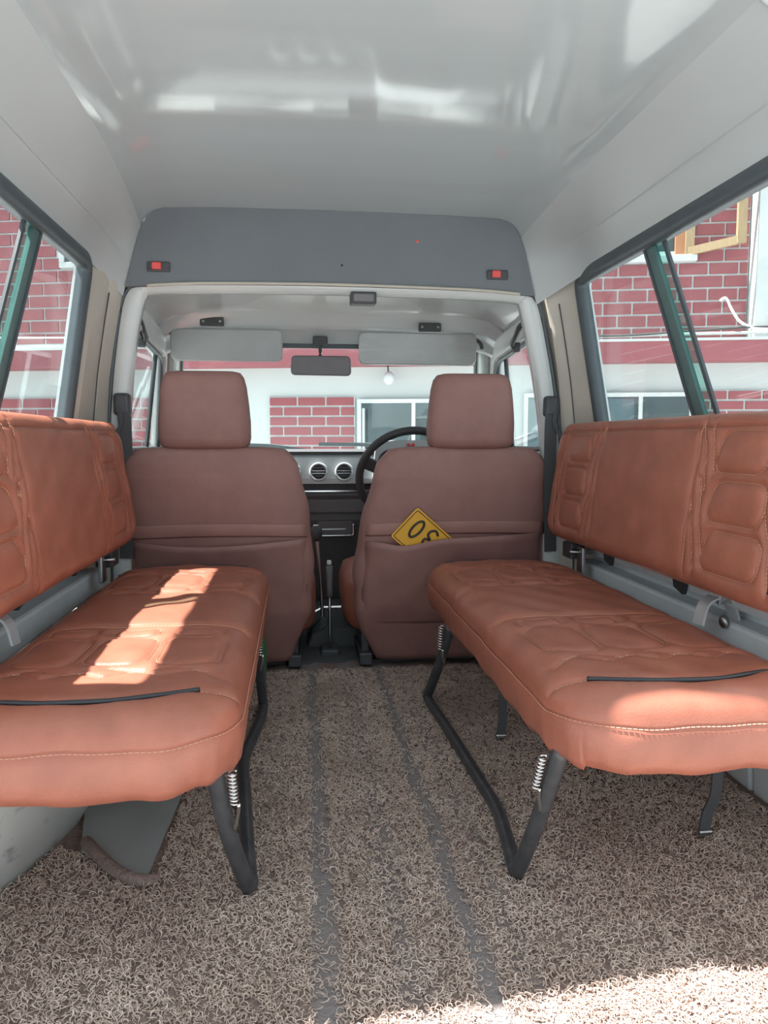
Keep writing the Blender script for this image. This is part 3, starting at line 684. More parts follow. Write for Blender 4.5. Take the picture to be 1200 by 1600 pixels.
# ------------------------------------------------------------------ quilted cushions
def rr(cx, cy, w, h, r, skew=0.0, k=5):
    p = round_poly([(cx - w / 2, cy - h / 2), (cx + w / 2, cy - h / 2), (cx + w / 2 + skew, cy + h / 2), (cx - w / 2 + skew, cy + h / 2)], r, k)
    return p + [p[0]]
def cushion(name, Wd, Ln, T, R, edge, lines, m, parent, nx=64, ny=150, crown=0.006, depth=0.006, wav=0.004, side_in=0.012, deep=()):
    hw, hl = Wd / 2, Ln / 2
    def warp(n):
        t = np.linspace(-1, 1, n + 1); return 0.55 * t + 0.45 * np.sin(np.pi / 2 * t)
    U, Vv = np.meshgrid(warp(nx) * hw, warp(ny) * hl, indexing='ij'); X = U.copy(); Y = Vv.copy()
    sx_, sy_ = np.sign(X), np.sign(Y); ax, ay = np.abs(X), np.abs(Y)
    inc = (ax > hw - R) & (ay > hl - R)
    s = np.clip((ax - (hw - R)) / R, 0, 1); t = np.clip((ay - (hl - R)) / R, 0, 1)
    s2 = s * np.sqrt(1 - t * t / 2); t2_ = t * np.sqrt(1 - s * s / 2)
    X = np.where(inc, sx_ * (hw - R + s2 * R), X); Y = np.where(inc, sy_ * (hl - R + t2_ * R), Y)
    qx, qy = np.abs(X) - (hw - R), np.abs(Y) - (hl - R)
    sd = np.hypot(np.maximum(qx, 0), np.maximum(qy, 0)) + np.minimum(np.maximum(qx, qy), 0) - R
    d = np.maximum(-sd, 0)
    tt = np.clip(d / edge, 0, 1)
    Z = T - edge * 0.75 * (1 - np.sqrt(1 - (1 - tt) ** 2))
    Z += crown * (1 - (X / hw) ** 2) * (1 - (Y / hl) ** 4)
    dist = np.full_like(X, 1.0); dmul = np.ones_like(X)
    for pl in lines:
        for a, b in zip(pl, pl[1:]):
            ax_, ay_ = a[0], a[1]; bx_, by_ = b[0] - a[0], b[1] - a[1]; L2 = bx_ ** 2 + by_ ** 2 + 1e-12
            u = np.clip(((X - ax_) * bx_ + (Y - ay_) * by_) / L2, 0, 1)
            dist = np.minimum(dist, np.hypot(X - ax_ - u * bx_, Y - ay_ - u * by_))
    Z -= depth * (0.60 * np.exp(-(dist / 0.0034) ** 2) + 0.40 * np.exp(-(dist / 0.012) ** 2))
    ph = rng.random(4) * 6
    Z += 0.0012 * np.sin(X * 31 + ph[0]) * np.sin(Y * 23 + ph[1]) + 0.0008 * np.sin(X * 70 + Y * 40 + ph[2])
    V = np.stack([X, Y, Z], -1).reshape(-1, 3).tolist(); id_ = lambda i, j: i * (ny + 1) + j
    Fc = [(id_(i, j), id_(i + 1, j), id_(i + 1, j + 1), id_(i, j + 1)) for i in range(nx) for j in range(ny)]
    ring = [id_(i, 0) for i in range(nx)] + [id_(nx, j) for j in range(ny)] + [id_(i, ny) for i in range(nx, 0, -1)] + [id_(0, j) for j in range(ny, 0, -1)]
    top = build(name, V, Fc, m, parent, True, recalc=False)
    # skirt below the seam: its own piece
    n = len(ring); V2 = []; F2 = []
    zs = T - edge * 0.75
    lev = [(0.0, 0.0), (0.05, -0.0025), (0.10, 0.0), (0.3, 0.002), (0.55, 0.0), (0.8, -0.003), (1.0, -side_in)]
    ctrp = np.array(V)[ring]
    acc_ = 0
    for li, (tz, off) in enumerate(lev):
        for i in range(n):
            p = ctrp[i]; a = ctrp[(i + 1) % n] - ctrp[i - 1]; nn = np.array([a[1], -a[0]]); nn = nn / (np.linalg.norm(nn) + 1e-9)
            arcl = i / n * 60
            wv_ = wav * tz * (math.sin(arcl * 1.3 + ph[3]) * 0.6 + math.sin(arcl * 3.1 + ph[1]) * 0.5 + math.sin(arcl * 6.7) * 0.25)
            z = p[2] * (1 - tz) + (0.006 * (math.sin(arcl * 0.9 + ph[2]) + math.sin(arcl * 2.7)) * wav / 0.004) * tz
            V2.append((p[0] + nn[0] * (off + wv_), p[1] + nn[1] * (off + wv_), z))
    for li in range(len(lev) - 1):
        for i in range(n):
            j = (i + 1) % n; F2.append((li * n + i, li * n + j, (li + 1) * n + j, (li + 1) * n + i))
    F2.append(tuple((len(lev) - 1) * n + i for i in range(n)))
    sk = build('skirt', V2, F2, 'leather_side', top, True)
    # stitches on both sides of the seam
    out = [Vector(v) for v in V2[:n]]
    Vs = []; Fs = []
    pts = resample(out + [out[0]], int(2 * (Wd + Ln) / 0.0075))
    for q, zoff in ((0, -0.0045), (1, 0.0050)):
        for i in range(0, len(pts) - 1):
            a, b = pts[i], pts[i + 1]; tdir = b - a
            nn = Vector((tdir.y, -tdir.x, 0)); 
            if nn.length < 1e-9: continue
            nn.normalize(); o3 = nn * (0.0006 if q == 0 else -0.0032) + Vector((0, 0, zoff))
            a2 = a.lerp(b, 0.12) + o3; b2 = a.lerp(b, 0.88) + o3; up = Vector((0, 0, 0.0006)); k0 = len(Vs)
            Vs += [a2 - up, a2 + up, b2 + up, b2 - up, a2 + nn * 0.001, b2 + nn * 0.001]
            Fs += [(k0, k0 + 3, k0 + 5, k0 + 4), (k0 + 4, k0 + 5, k0 + 2, k0 + 1), (k0, k0 + 1, k0 + 2, k0 + 3)]
    Xf, Yf, Zf = X.reshape(-1), Y.reshape(-1), Z.reshape(-1)
    for pl in lines:
        ln_ = sum((Vector(b) - Vector(a)).length for a, b in zip(pl, pl[1:]))
        if ln_ < 0.02: continue
        rs = resample([(p[0], p[1], 0) for p in pl], max(3, int(ln_ / 0.006)))
        zz = [float(Zf[np.argmin((Xf - p.x) ** 2 + (Yf - p.y) ** 2)]) + 0.0009 for p in rs]
        for (a, za), (b, zb) in zip(zip(rs, zz), zip(rs[1:], zz[1:])):
            if abs(a.x) > hw - 0.012 or abs(a.y) > hl - 0.012: continue
            a3 = Vector((a.x, a.y, za)); b3 = Vector((b.x, b.y, zb)); t3 = (b3 - a3); t3.z = 0; t3.normalize(); sd3 = Vector((t3.y, -t3.x, 0)) * 0.0006
            a2 = a3.lerp(b3, 0.14); b2 = a3.lerp(b3, 0.86); k0 = len(Vs)
            Vs += [a2 - sd3, a2 + sd3, b2 + sd3, b2 - sd3, a2 + Vector((0, 0, 0.0008)), b2 + Vector((0, 0, 0.0008))]
            Fs += [(k0, k0 + 3, k0 + 5, k0 + 4), (k0 + 4, k0 + 5, k0 + 2, k0 + 1), (k0, k0 + 1, k0 + 2, k0 + 3)]
    sto = build('stitching', Vs, Fs, 'thread', top, recalc=False); sto['kind'] = 'stuff'
    def zat(x, y):
        return float(Z.reshape(-1)[np.argmin((X.reshape(-1) - x) ** 2 + (Y.reshape(-1) - y) ** 2)])
    return top, zat
def bench_lines(hw, hl, e):
    """quilting in (x across, y along); e=-1 near end, +1 far end"""
    Ls = []
    y0 = e * (hl - 0.130)
    f = lambda x, d: (x, y0 - e * d)
    # curved cross seam that carries the piping
    Ls.append([(x, e * (hl - 0.048 - 0.075 * (max(0.0, abs(x + 0.01) / hw - 0.15)) ** 1.8)) for x in np.linspace(-hw + 0.010, hw - 0.010, 18)])
    # chevrons
    zz = [f(-hw + 0.03 + (2 * hw - 0.06) * i / 8, 0.010 + (0.028 if i % 2 else 0.0)) for i in range(9)]
    Ls.append([f(-hw + 0.05 + (2 * hw - 0.10) * i / 6, 0.030 + (0.024 if i % 2 else 0.0)) for i in range(7)])
    Ls.append(zz)
    # three rounded pads
    pw = (2 * hw - 0.07) / 3
    for k in range(3):
        cx = -hw + 0.035 + pw * (k + 0.5)
        p = rr(cx, 0, pw - 0.012, 0.15, 0.035, 0.0); Ls.append([(x, y0 - e * (0.142 + yv)) for x, yv in p])
        p = rr(cx, 0, pw - 0.030, 0.045, 0.018, 0.0); Ls.append([(x, y0 - e * (0.252 + yv)) for x, yv in p])
    # double cross seam
    Ls.append([f(x, 0.288) for x in (-hw + 0.012, hw - 0.012)]); Ls.append([f(x, 0.300) for x in (-hw + 0.012, hw - 0.012)])
    return Ls
BW, BL, BT = 0.385, 1.137, 0.117
def bench(sx):
    side = 'left' if sx < 0 else 'right'
    e = tag(empty('side_bench', (sx * 0.400, 1.4685, 0.0)), ('tan leather bench on black tube legs along the left wall, crossed by a sunlit patch' if sx < 0 else 'tan leather bench on black tube legs along the right wall, behind the driver seat'), 'bench', 'side benches')
    hw, hl = BW / 2, BL / 2
    holder = empty('cushion_pivot'); 
    lines = bench_lines(hw, hl, -1) + bench_lines(hw, hl, 1)
    top, zat = cushion('seat_cushion', BW, BL, BT, 0.115, 0.062, lines, 'leather', e, nx=110, ny=280, crown=0.003, depth=0.0065, wav=0.0016)
    bpy.data.objects.remove(holder)
    top.location = (0, 0, 0.264)
    # black piping set into the cross seams
    for ee in (-1, 1):
        pl = bench_lines(hw, hl, ee)[0]
        if sx > 0: pl = [p for p in pl if p[0] > -hw + 0.05]
        else: pl = [p for p in pl if p[0] < hw - 0.05]
        zz_ = np.array([zat(x, y) for x, y in pl]); zz_ = np.convolve(np.pad(zz_, 2, mode='edge'), np.ones(5) / 5, 'valid')
        tube('piping', [(p[0], p[1], z + 0.0035) for p, z in zip(pl, zz_)], 0.0034, 'piping', top, 3, 6)
    inner = -sx * hw   # local x of the aisle side
    X = lambda x: x - sx * 0.400
    if sx > 0:
        path = [(0.232, 0.985, 0.275), (0.224, 1.045, 0.150), (0.211, 1.105, 0.030), (0.209, 1.125, 0.020), (0.212, 1.15, 0.022), (0.222, 1.23, 0.024), (0.230, 1.32, 0.022), (0.226, 1.48, 0.020), (0.218, 1.70, 0.020), (0.208, 1.88, 0.020), (0.205, 1.925, 0.030), (0.210, 1.90, 0.06), (0.222, 1.80, 0.18), (0.228, 1.745, 0.262)]
    else:
        path = [(-0.248, 0.995, 0.275), (-0.236, 1.05, 0.150), (-0.214, 1.11, 0.030), (-0.210, 1.13, 0.020), (-0.213, 1.15, 0.022), (-0.226, 1.28, 0.026), (-0.238, 1.42, 0.028), (-0.250, 1.58, 0.024), (-0.236, 1.74, 0.020), (-0.226, 1.86, 0.020), (-0.225, 1.91, 0.030), (-0.226, 1.89, 0.06), (-0.228, 1.80, 0.18), (-0.232, 1.745, 0.262)]
    tube('leg_frame', [(X(x), y - 1.4685, z) for x, y, z in path], 0.0125, 'black_tube', e, 6, 10)
    # springs
    for y0 in (1.0, 1.755):
        x0 = (abs(path[0][0]) - 0.014) * sx; dz = -0.06
        pts = []
        for i in range(73):
            a = i / 72; ang = a * 2 * math.pi * 9
            cy_ = y0 - 1.4685 + (0.03 * a if y0 < 1.2 else 0.01 * a) - 0.012
            pts.append(Vector((X(x0 - sx * 0.012) + 0.006 * math.cos(ang), cy_ + 0.006 * math.sin(ang), 0.262 + dz * a)))
        sp = sweep('spring', pts, circ(0.0016, 5), 'chrome', e)
        tube('spring_hook', [pts[-1], pts[-1] + Vector((0.002 * sx, 0.006, -0.02)), pts[-1] + Vector((0.008 * sx, 0.014, -0.045))], 0.003, 'chrome', sp, 3, 6)
    # under-pan and wall brackets
    box('under_pan', (-hw + 0.05, -hl + 0.08, 0.266), (hw - 0.05, hl - 0.08, 0.29), 'black_plastic', e, 0.006)
    # chrome wall latch and rail at the back edge
    o = tube('rail', [(sx * (hw + 0.020), -hl + 0.03, 0.30), (sx * (hw + 0.020), hl - 0.03, 0.30)], 0.010, 'black_tube', e, 2, 8)
    for y in (-0.18,):
        lt = flat('latch', [(sx * (hw + 0.005), y, 0.365), (sx * (hw + 0.02), y + 0.004, 0.405), (sx * (hw + 0.055), y + 0.004, 0.415), (sx * (hw + 0.075), y, 0.375), (sx * (hw + 0.075), y, 0.32)], 0.035, 0.004, 'zinc', e, up=Vector((1, 0, 0)))
        lathe('bolt', [(0.012, 0), (0.012, 0.006), (0.008, 0.009)], 'steel', lt, 8, rot_to((-sx, 0, 0), (sx * (hw + 0.045), y - 0.022, 0.375)))
    for y in (-0.42, 0.15, 0.49):
        box('bracket', (sx * (hw + 0.012), y - 0.02, 0.26), (sx * (hw + 0.092), y + 0.02, 0.315), 'black_tube', e, 0.004)
    return e
bl = bench(-1); br = bench(1)
# hanging black straps behind the right bench legs
for (x, y, z), (x1, y1), lb in (((0.335, 1.665, 0.245), (0.338, 1.662), 'short black strap hanging under the middle of the right bench'), ((0.590, 1.20, 0.255), (0.577, 1.195), 'black strap hanging from the wall side of the right bench')):
    e = tag(empty('hanging_strap', (x, y, 0.0)), lb, 'strap', 'straps under the right bench')
    flat('webbing', [(0, 0, z), (0.004, 0.0, 0.17), (0.002, -0.002, 0.09), (x1 - x - 0.001, -0.004, 0.05), (x1 - x - 0.006, -0.006, 0.022)], 0.020, 0.004, 'webbing', e, up=Vector((0, 1, 0)))
    box('tip', (x1 - x - 0.018, -0.012, 0.014), (x1 - x + 0.008, 0.002, 0.024), 'steel', e, 0.003)

# backrests
RW, RL, RT = 0.305, 1.06, 0.095
def back_lines(hw, hl, e):
    Ls = []; y0 = e * hl
    f = lambda x, d: (x, y0 - e * d)
    cyp = 0.205
    ph_ = (2 * hw - 0.055) / 3
    for k in range(3):
        cx = -hw + 0.028 + ph_ * (k + 0.5)
        p = round_poly([(cx - ph_ * 0.42, -0.075 + 0.008 * k), (cx + ph_ * 0.42, -0.080 + 0.008 * k), (cx + ph_ * 0.42, 0.070), (cx - ph_ * 0.42, 0.086)], 0.028, 5)
        Ls.append([(v.x, y0 - e * (cyp - 0.03 + v.y)) for v in p + [p[0]]])
    # zigzag flutes at both sides of the pads
    for d0, am in ((0.075, 0.03), (0.285, 0.03)):
        for k in range(2):
            a = -hw + 0.03 + k * hw * 0.9
            Ls.append([f(a, d0 - am * 0.2), f(a + 0.07, d0 + am * 0.3), f(a + 0.12, d0 + am)])
            Ls.append([f(a + 0.03, d0 - am * 0.9), f(a + 0.10, d0 - am * 0.2), f(a + 0.16, d0 + am * 0.3)])
    Ls.append([f(x, 0.315 + 0.02 * x) for x in (-hw + 0.012, hw - 0.012)])
    Ls.append([(hw - 0.026, -hl + 0.03), (hw - 0.026, hl - 0.03)])
    Ls.append([f(x, 0.050 + 0.5 * abs(x) ** 1.6) for x in np.linspace(-hw + 0.03, hw - 0.05, 9)])
    return Ls
def backrest(sx, bench_):
    side = 'left' if sx < 0 else 'right'
    BO = Vector((sx * 0.640, 1.475, 0.435)) - Vector(bench_.location)
    hw, hl = RW / 2, RL / 2
    lines = back_lines(hw, hl, -1) + back_lines(hw, hl, 1)
    top, zat = cushion('backrest', RW, RL, RT, 0.055, 0.035, lines, 'leather', bench_, nx=90, ny=260, crown=0.004, depth=0.0075, wav=0.0025, side_in=0.004)
    for ee in (-1, 1):
        pl = back_lines(hw, hl, ee)[-1]
        tube('piping', [(x, y, zat(x, y) + 0.0012) for x, y in pl], 0.0018, 'piping', top, 3, 6)
    # local: x across(height), y along, z thickness -> world: x = up, z = towards the aisle
    tilt = math.radians(8)
    if sx > 0: mtx = Matrix(((0, 0, -1), (0, 1, 0), (1, 0, 0)))
    else: mtx = Matrix(((0, 0, 1), (0, -1, 0), (1, 0, 0)))
    R4 = Matrix.Rotation(sx * tilt, 4, 'Y') @ mtx.to_4x4()
    top.matrix_local = Matrix.Translation(BO + Vector((sx * 0.012, 0, RW / 2))) @ R4
    # cross-welt along the top front edge
    # black hanging brackets below
    for y in (-0.36, -0.02, 0.34):
        prism('bracket', [(y - 0.035, 0.02), (y + 0.035, 0.02), (y + 0.018, -0.035), (y - 0.018, -0.045)], lambda u, v: BO + Vector((sx * 0.004, u, v)), (sx * 0.010, 0, 0), 'black_plastic', bench_)
    return top
backrest(-1, bl); backrest(1, br)
# ledge rail on the wall seen between seat and backrest
for sx in (-1, 1):
    box('wall_rail', (sx * 0.655, 0.92, 0.395), (sx * 0.70, 2.02, 0.445), 'body_pale', wl if sx < 0 else wr, 0.008)
    box('wall_lower_rail', (sx * 0.640, 0.92, 0.315), (sx * 0.70, 2.02, 0.375), 'body_pale', wl if sx < 0 else wr, 0.008)
# clutter of hinge hardware at the far end of each bench
for sx in (-1, 1):
    bn_ = bl if sx < 0 else br; O = Vector((sx * 0.61, 1.955, 0.375)) - Vector(bn_.location)
    def ob(nm, lo, hi, m, par): return box(nm, O + Vector(lo), O + Vector(hi), m, par, 0.004)
    hg = ob('hinge', (-0.020, -0.03, 0.012), (0.020, 0.035, 0.055), 'black_tube', bn_)
    tube('pin', [O + Vector((-0.03, -0.05, 0.035)), O + Vector((0.03, -0.05, 0.035))], 0.006, 'steel', hg, 2, 8)
    ob('plate', (-0.006, -0.075, -0.02), (0.006, -0.035, 0.05), 'steel', hg)

# ------------------------------------------------------------------ front seats
def front_seat(side, prof, hcx, label):
    """prof rows: z, cx, halfwidth, y centre, half depth"""
    e = tag(empty('front_seat', (prof[0][1], 2.45, 0.0)), label, 'car seat', 'front seats'); L = Vector(e.location)
    zs = np.array([p[0] for p in prof]); 
    def at(z): return [float(np.interp(z, zs, [p[k] for p in prof])) for k in range(1, 5)]
    secs = []
    allz = sorted(set(list(np.linspace(prof[0][0], prof[-1][0], 34)) + [p[0] for p in prof]))
    for z in allz:
        cx, w, cy, d = at(z)
        wr_ = 0.003 * math.sin(z * 40 + (side > 0))
        secs.append([Vector((x, y, z)) - L for x, y in sup(cx, cy, w + wr_, d, 5.0, 48)])
    # dome the top
    cx, w, cy, d = at(prof[-1][0]); zt = prof[-1][0]
    for f_, dz in ((0.965, 0.010), (0.90, 0.018), (0.78, 0.023), (0.5, 0.026)):
        secs.append([Vector((x, y, zt + dz)) - L for x, y in sup(cx, cy, w * f_ if f_ > 0.9 else w * (f_ + 0.03), d * f_, 4.5, 48)])
    bk = loft('backrest', secs, 'seat_cover', e)
    def ysurf(x, z, n=5.0):
        cx, w, cy, d = at(z); u = min(abs(x - cx) / w, 0.995); return cy - d * (1 - u ** n) ** (1 / n)
    # pocket: bulging sheet with an open top edge
    V = []; nx_, nz_ = 26, 14
    for j in range(nz_ + 1):
        for i in range(nx_ + 1):
            u = -1 + 2 * i / nx_; v = j / nz_
            ztop = (0.424 - 0.010 * (1 - u * u) + 0.004 * math.sin(3 * u + side)) if side < 0 else (0.428 + 0.010 * u - 0.016 * math.exp(-((u + 0.58) / 0.25) ** 2))
            z = 0.15 + (ztop - 0.15) * v; cx, w, cy, d = at(z); x = cx + u * w * 0.93
            bulge = -0.003 + ((0.026 if side < 0 else 0.036) * (1 - u ** 4) * (1 - (1 - v) ** 2) * ((0.35 + 0.65 * v ** 3) if side < 0 else (0.85 + 0.15 * v ** 3))) + (0.004 * math.sin(u * 6 + v * 5 + side) + 0.003 * math.sin(u * 11 - v * 13)) * (1 - u ** 2) * v * (1 - v) * 3
            V.append(Vector((x, ysurf(x, z) - bulge, z)) - L)
    Fc = [(j * (nx_ + 1) + i, j * (nx_ + 1) + i + 1, (j + 1) * (nx_ + 1) + i + 1, (j + 1) * (nx_ + 1) + i) for j in range(nz_) for i in range(nx_)]
    pk = build('pocket', V, Fc, 'seat_cover', e, True); solidify(pk, 0.003, 0)
    # hem band above the opening, on the backrest
    V = []
    for i in range(nx_ + 1):
        u = -1 + 2 * i / nx_
        for z0, of in ((0.432, 0.003), (0.436, 0.005), (0.464, 0.005), (0.468, 0.003)):
            z = z0 + 0.006 * (1 - u * u); cx, w, cy, d = at(z); x = cx + u * w * 0.95; V.append(Vector((x, ysurf(x, z) - of, z)) - L)
    Fc = [(i * 4 + k, (i + 1) * 4 + k, (i + 1) * 4 + k + 1, i * 4 + k + 1) for i in range(nx_) for k in range(3)]
    solidify(build('hem', V, Fc, 'seat_hem', e, True), 0.002, 0)
    # head restraint
    zt0 = prof[-1][0] + 0.018; hs = []
    cyh = at(0.66)[2] - 0.005
    for t, f_, g in ((0.0, 0.72, 0.5), (0.02, 0.88, 0.78), (0.06, 0.965, 0.93), (0.15, 1.0, 1.0), (0.35, 1.0, 1.0), (0.6, 0.965, 0.97), (0.8, 0.925, 0.90), (0.92, 0.875, 0.80), (0.98, 0.80, 0.62), (1.0, 0.66, 0.42)):
        hs.append([Vector((x, y, zt0 + 0.212 * t)) - L for x, y in sup(hcx, cyh - 0.012 * t, 0.124 * f_, 0.056 * g, 3.6, 40)])
    hr = loft('headrest', hs, 'seat_cover', e)
    for dx in (-0.06, 0.06): tube('post', [Vector((hcx + dx, cyh, zt0 - 0.06)) - L, Vector((hcx + dx, cyh, zt0 + 0.02)) - L], 0.006, 'steel', hr, 2, 8)
    # side piping
    cxm = at(0.2)[0]
    cs = []
    for z, g in ((0.12, 0.94), (0.14, 0.985), (0.18, 1.0), (0.25, 1.0), (0.285, 0.96), (0.30, 0.85)):
        cs.append([Vector((x, y, z)) - L for x, y in sup(cxm, 2.48, (0.268 if side < 0 else 0.312) * g, 0.24 * g, 5, 40)])
    loft('cushion', cs, 'leather_side', e)
    for dx in ((-0.20, 0.20) if side < 0 else (-0.245, 0.20)):
        r_ = box('rail', (cxm + dx - 0.02 - L.x, 2.27 - L.y, 0.012), (cxm + dx + 0.02 - L.x, 2.70 - L.y, 0.05), 'black_tube', e, 0.004)
        box('riser', (cxm + dx - 0.012 - L.x, 2.30 - L.y, 0.045), (cxm + dx + 0.012 - L.x, 2.66 - L.y, 0.13), 'black_tube', e, 0.004)
    return e, ysurf
PL = [(0.035, -0.325, 0.165, 2.300, 0.045), (0.12, -0.338, 0.215, 2.275, 0.055), (0.20, -0.345, 0.250, 2.250, 0.065), (0.30, -0.348, 0.262, 2.222, 0.070), (0.42, -0.352, 0.262, 2.190, 0.070), (0.52, -0.357, 0.254, 2.168, 0.065), (0.60, -0.363, 0.245, 2.152, 0.058), (0.640, -0.366, 0.234, 2.146, 0.052), (0.660, -0.367, 0.220, 2.144, 0.048)]
PR = [(0.030, 0.340, 0.235, 2.310, 0.045), (0.12, 0.325, 0.270, 2.280, 0.055), (0.20, 0.318, 0.283, 2.250, 0.065), (0.30, 0.316, 0.286, 2.222, 0.070), (0.42, 0.320, 0.278, 2.190, 0.070), (0.52, 0.328, 0.264, 2.168, 0.065), (0.60, 0.334, 0.250, 2.152, 0.058), (0.640, 0.338, 0.240, 2.146, 0.052), (0.660, 0.340, 0.226, 2.144, 0.048)]
fsl, ysL = front_seat(-1, PL, -0.382, 'brown front passenger seat with empty back pocket, left of the gear lever')
fsr, ysR = front_seat(1, PR, 0.362, 'brown driver seat with a yellow plate in its back pocket')
# green container behind the left seat
gb = tag(empty('green_container', (-0.262, 2.16, 0.016)), 'green plastic container peeking out beside the left front seat base', 'container')
lathe('body', [(0.030, 0), (0.036, 0.008), (0.036, 0.10), (0.030, 0.12), (0.014, 0.14), (0.013, 0.155)], 'green_plastic', gb, 18)
lathe('label_band', [(0.0365, 0.03), (0.0368, 0.032), (0.0368, 0.085), (0.0365, 0.087)], 'green_plastic', gb, 18)

# yellow number plate in the driver's seat pocket
np_ = tag(empty('number_plate', (0.20, 2.068, 0.49)), 'yellow number plate stuck upside down into the right seat pocket', 'number plate')
# plate local frame: u along the long edge (text direction, upside down), v plate height; origin at the end corner
PH, PLN = 0.112, 0.19
pl2 = round_poly([(0, 0), (PLN, 0), (PLN, PH), (0, PH)], 0.008, 4)
plate = prism('plate', [(p.x, p.y) for p in pl2], lambda u, v: (u, v, 0), (0, 0, -0.002), 'plate_yellow', np_)
inn = [(p.x, p.y, 0.0006) for p in round_poly([(0.006, 0.006), (PLN - 0.006, 0.006), (PLN - 0.006, PH - 0.006), (0.006, PH - 0.006)], 0.006, 4)]
sweep('border', [Vector(p) for p in inn], circ(0.0011, 5), 'plate_black', plate, closed=True)
def digit(pts, closed, loc):
    # digit drawn upright in a unit box, turned upside down on the plate
    P = [Vector((loc[0] - (x - 0.5) * 0.030, loc[1] - (y - 0.5) * 0.056, 0.0012)) for x, y in pts]
    return tube('digit', P, 0.0036, 'plate_black', plate, 5, 6, closed)
digit([(0.5 + 0.42 * math.cos(a), 0.5 + 0.5 * math.sin(a)) for a in [2 * math.pi * i / 12 for i in range(12)]], True, (0.042, 0.064))
digit([(0.12, 0.86), (0.45, 1.0), (0.82, 0.86), (0.84, 0.66), (0.45, 0.54), (0.86, 0.42), (0.92, 0.18), (0.55, 0.0), (0.10, 0.12)], False, (0.090, 0.068))
digit([(0.5, 0.0), (0.5, 0.3), (0.5, 0.6)], False, (0.128, 0.066))
# orient: local +u runs right-down in the picture, +v up-right; face normal towards the rear
ang = math.radians(-42)
uax = Vector((math.cos(ang), 0.0, math.sin(ang))); vax = Vector((-math.sin(ang), 0.0, math.cos(ang))); nax = uax.cross(vax)
Rm = Matrix((uax, vax, nax)).transposed().to_4x4()
Rm = Matrix.Rotation(math.radians(10), 4, 'X') @ Rm
np_.matrix_world = Matrix.Translation((0.128, 2.102, 0.4345)) @ Rm

# ------------------------------------------------------------------ outside
gr = struct(box('ground', (-14, -9, -0.75), (14, 16, -0.62), 'concrete'), 'pale concrete yard around the van')
TH = math.radians(13.3)
bd = tag(empty('building', (0, 8.5, -0.62), (0, 0, -TH)), 'two-storey house with red brick panels, white walls and maroon ledge', 'building')
ZB = 0.62   # local z = world z + ZB
wall = box('wall', (-9, 0.03, 0.0), (9, 0.40, 6.5), 'wall_white', bd)
# maroon ledge slab
box('ledge', (-9, -0.28, 1.515 + ZB), (9, 0.05, 1.72 + ZB), 'band_maroon', bd, 0.006)
box('ledge_drip', (-9, -0.30, 1.71 + ZB), (9, 0.05, 1.735 + ZB), 'wall_white', bd)
# brick fields: (s0,s1,z0,z1,row,len)
cr_, sr_ = math.cos(TH), math.sin(TH)
CAM = Vector((-0.13, 0, 0.70)); pit = math.radians(-5.326); yaw = math.radians(6.499)
fw = Vector((math.sin(yaw) * math.cos(pit), math.cos(yaw) * math.cos(pit), math.sin(pit))); rt = Vector((math.cos(yaw), -math.sin(yaw), 0)); upv = rt.cross(fw)
def seen(s, z):
    P = Vector((0, 8.5, 0)) + Vector((cr_, -sr_, 0)) * s + Vector((0, 0, z)) - CAM
    d = P.dot(fw); x = 600 + F_PX * P.dot(rt) / d; y = 800 - F_PX * P.dot(upv) / d
    return (-40 < x < 265 or 380 < x < 570 or 780 < x < 1240) and 250 < y < 712
def bricks(s0, s1, z0, z1, row, ln, holes=()):
    bkp = box('brick_panel', (s0, 0.012, z0 + ZB), (s1, 0.04, z1 + ZB), 'mortar', bd)
    me = None; g = 0.020; rest = []
    nrow = int(round((z1 - z0) / row))
    for r_ in range(nrow):
        zc = z1 - (r_ + 0.5) * row; s = s0 - (ln / 2 if r_ % 2 else 0)
        while s < s1 - 0.01:
            a, b_ = max(s, s0), min(s + ln, s1); s += ln
            if b_ - a < 0.05: continue
            if any(a < h[1] - 0.02 and b_ > h[0] + 0.02 and zc > h[2] and zc < h[3] for h in holes): 
                # clip against the hole
                h = next(h for h in holes if a < h[1] - 0.02 and b_ > h[0] + 0.02 and zc > h[2] and zc < h[3])
                if a < h[0]: b_ = h[0]
                elif b_ > h[1]: a = h[1]
                else: continue
                if b_ - a < 0.05: continue
            if seen((a + b_) / 2, zc) and BR['n'] < 300:
                full = abs((b_ - a) - ln) < 0.005
                key = (round(b_ - a, 3), row)
                if key not in BR:
                    hx, hz = (b_ - a - g) / 2, (row - g) / 2
                    bm = bmesh.new(); bmesh.ops.create_cube(bm, size=1.0)
                    for v in bm.verts:
                        f_ = 0.985 if v.co.y < 0 else 1.0
                        v.co = Vector((v.co.x * 2 * hx * f_, v.co.y * 0.03, v.co.z * 2 * hz * (0.965 if v.co.y < 0 else 1.0)))
                    m_ = bpy.data.meshes.new('brick'); bm.to_mesh(m_); bm.free(); m_.materials.append(M['brick']); BR[key] = m_
                o = bpy.data.objects.new('brick', BR[key]); COL.objects.link(o); o.parent = bkp
                o.location = ((a + b_) / 2, 0.010 - random.random() * 0.003, zc + ZB); BR['n'] += 1
            else: rest.append((a, b_, zc))
    if rest:
        V = []; Fc = []
        for a, b_, zc in rest:
            k = len(V); hz = (row - g) / 2
            for y in (-0.006, 0.025):
                V += [(a + g / 2, y, zc + ZB - hz), (b_ - g / 2, y, zc + ZB - hz), (b_ - g / 2, y, zc + ZB + hz), (a + g / 2, y, zc + ZB + hz)]
            Fc += [(k, k + 1, k + 2, k + 3), (k, k + 1, k + 5, k + 4), (k + 1, k + 2, k + 6, k + 5), (k + 2, k + 3, k + 7, k + 6), (k + 3, k, k + 4, k + 7)]
        o = build('far_bricks', V, Fc, 'brick', bkp, recalc=False); o['kind'] = 'stuff'
    return bkp
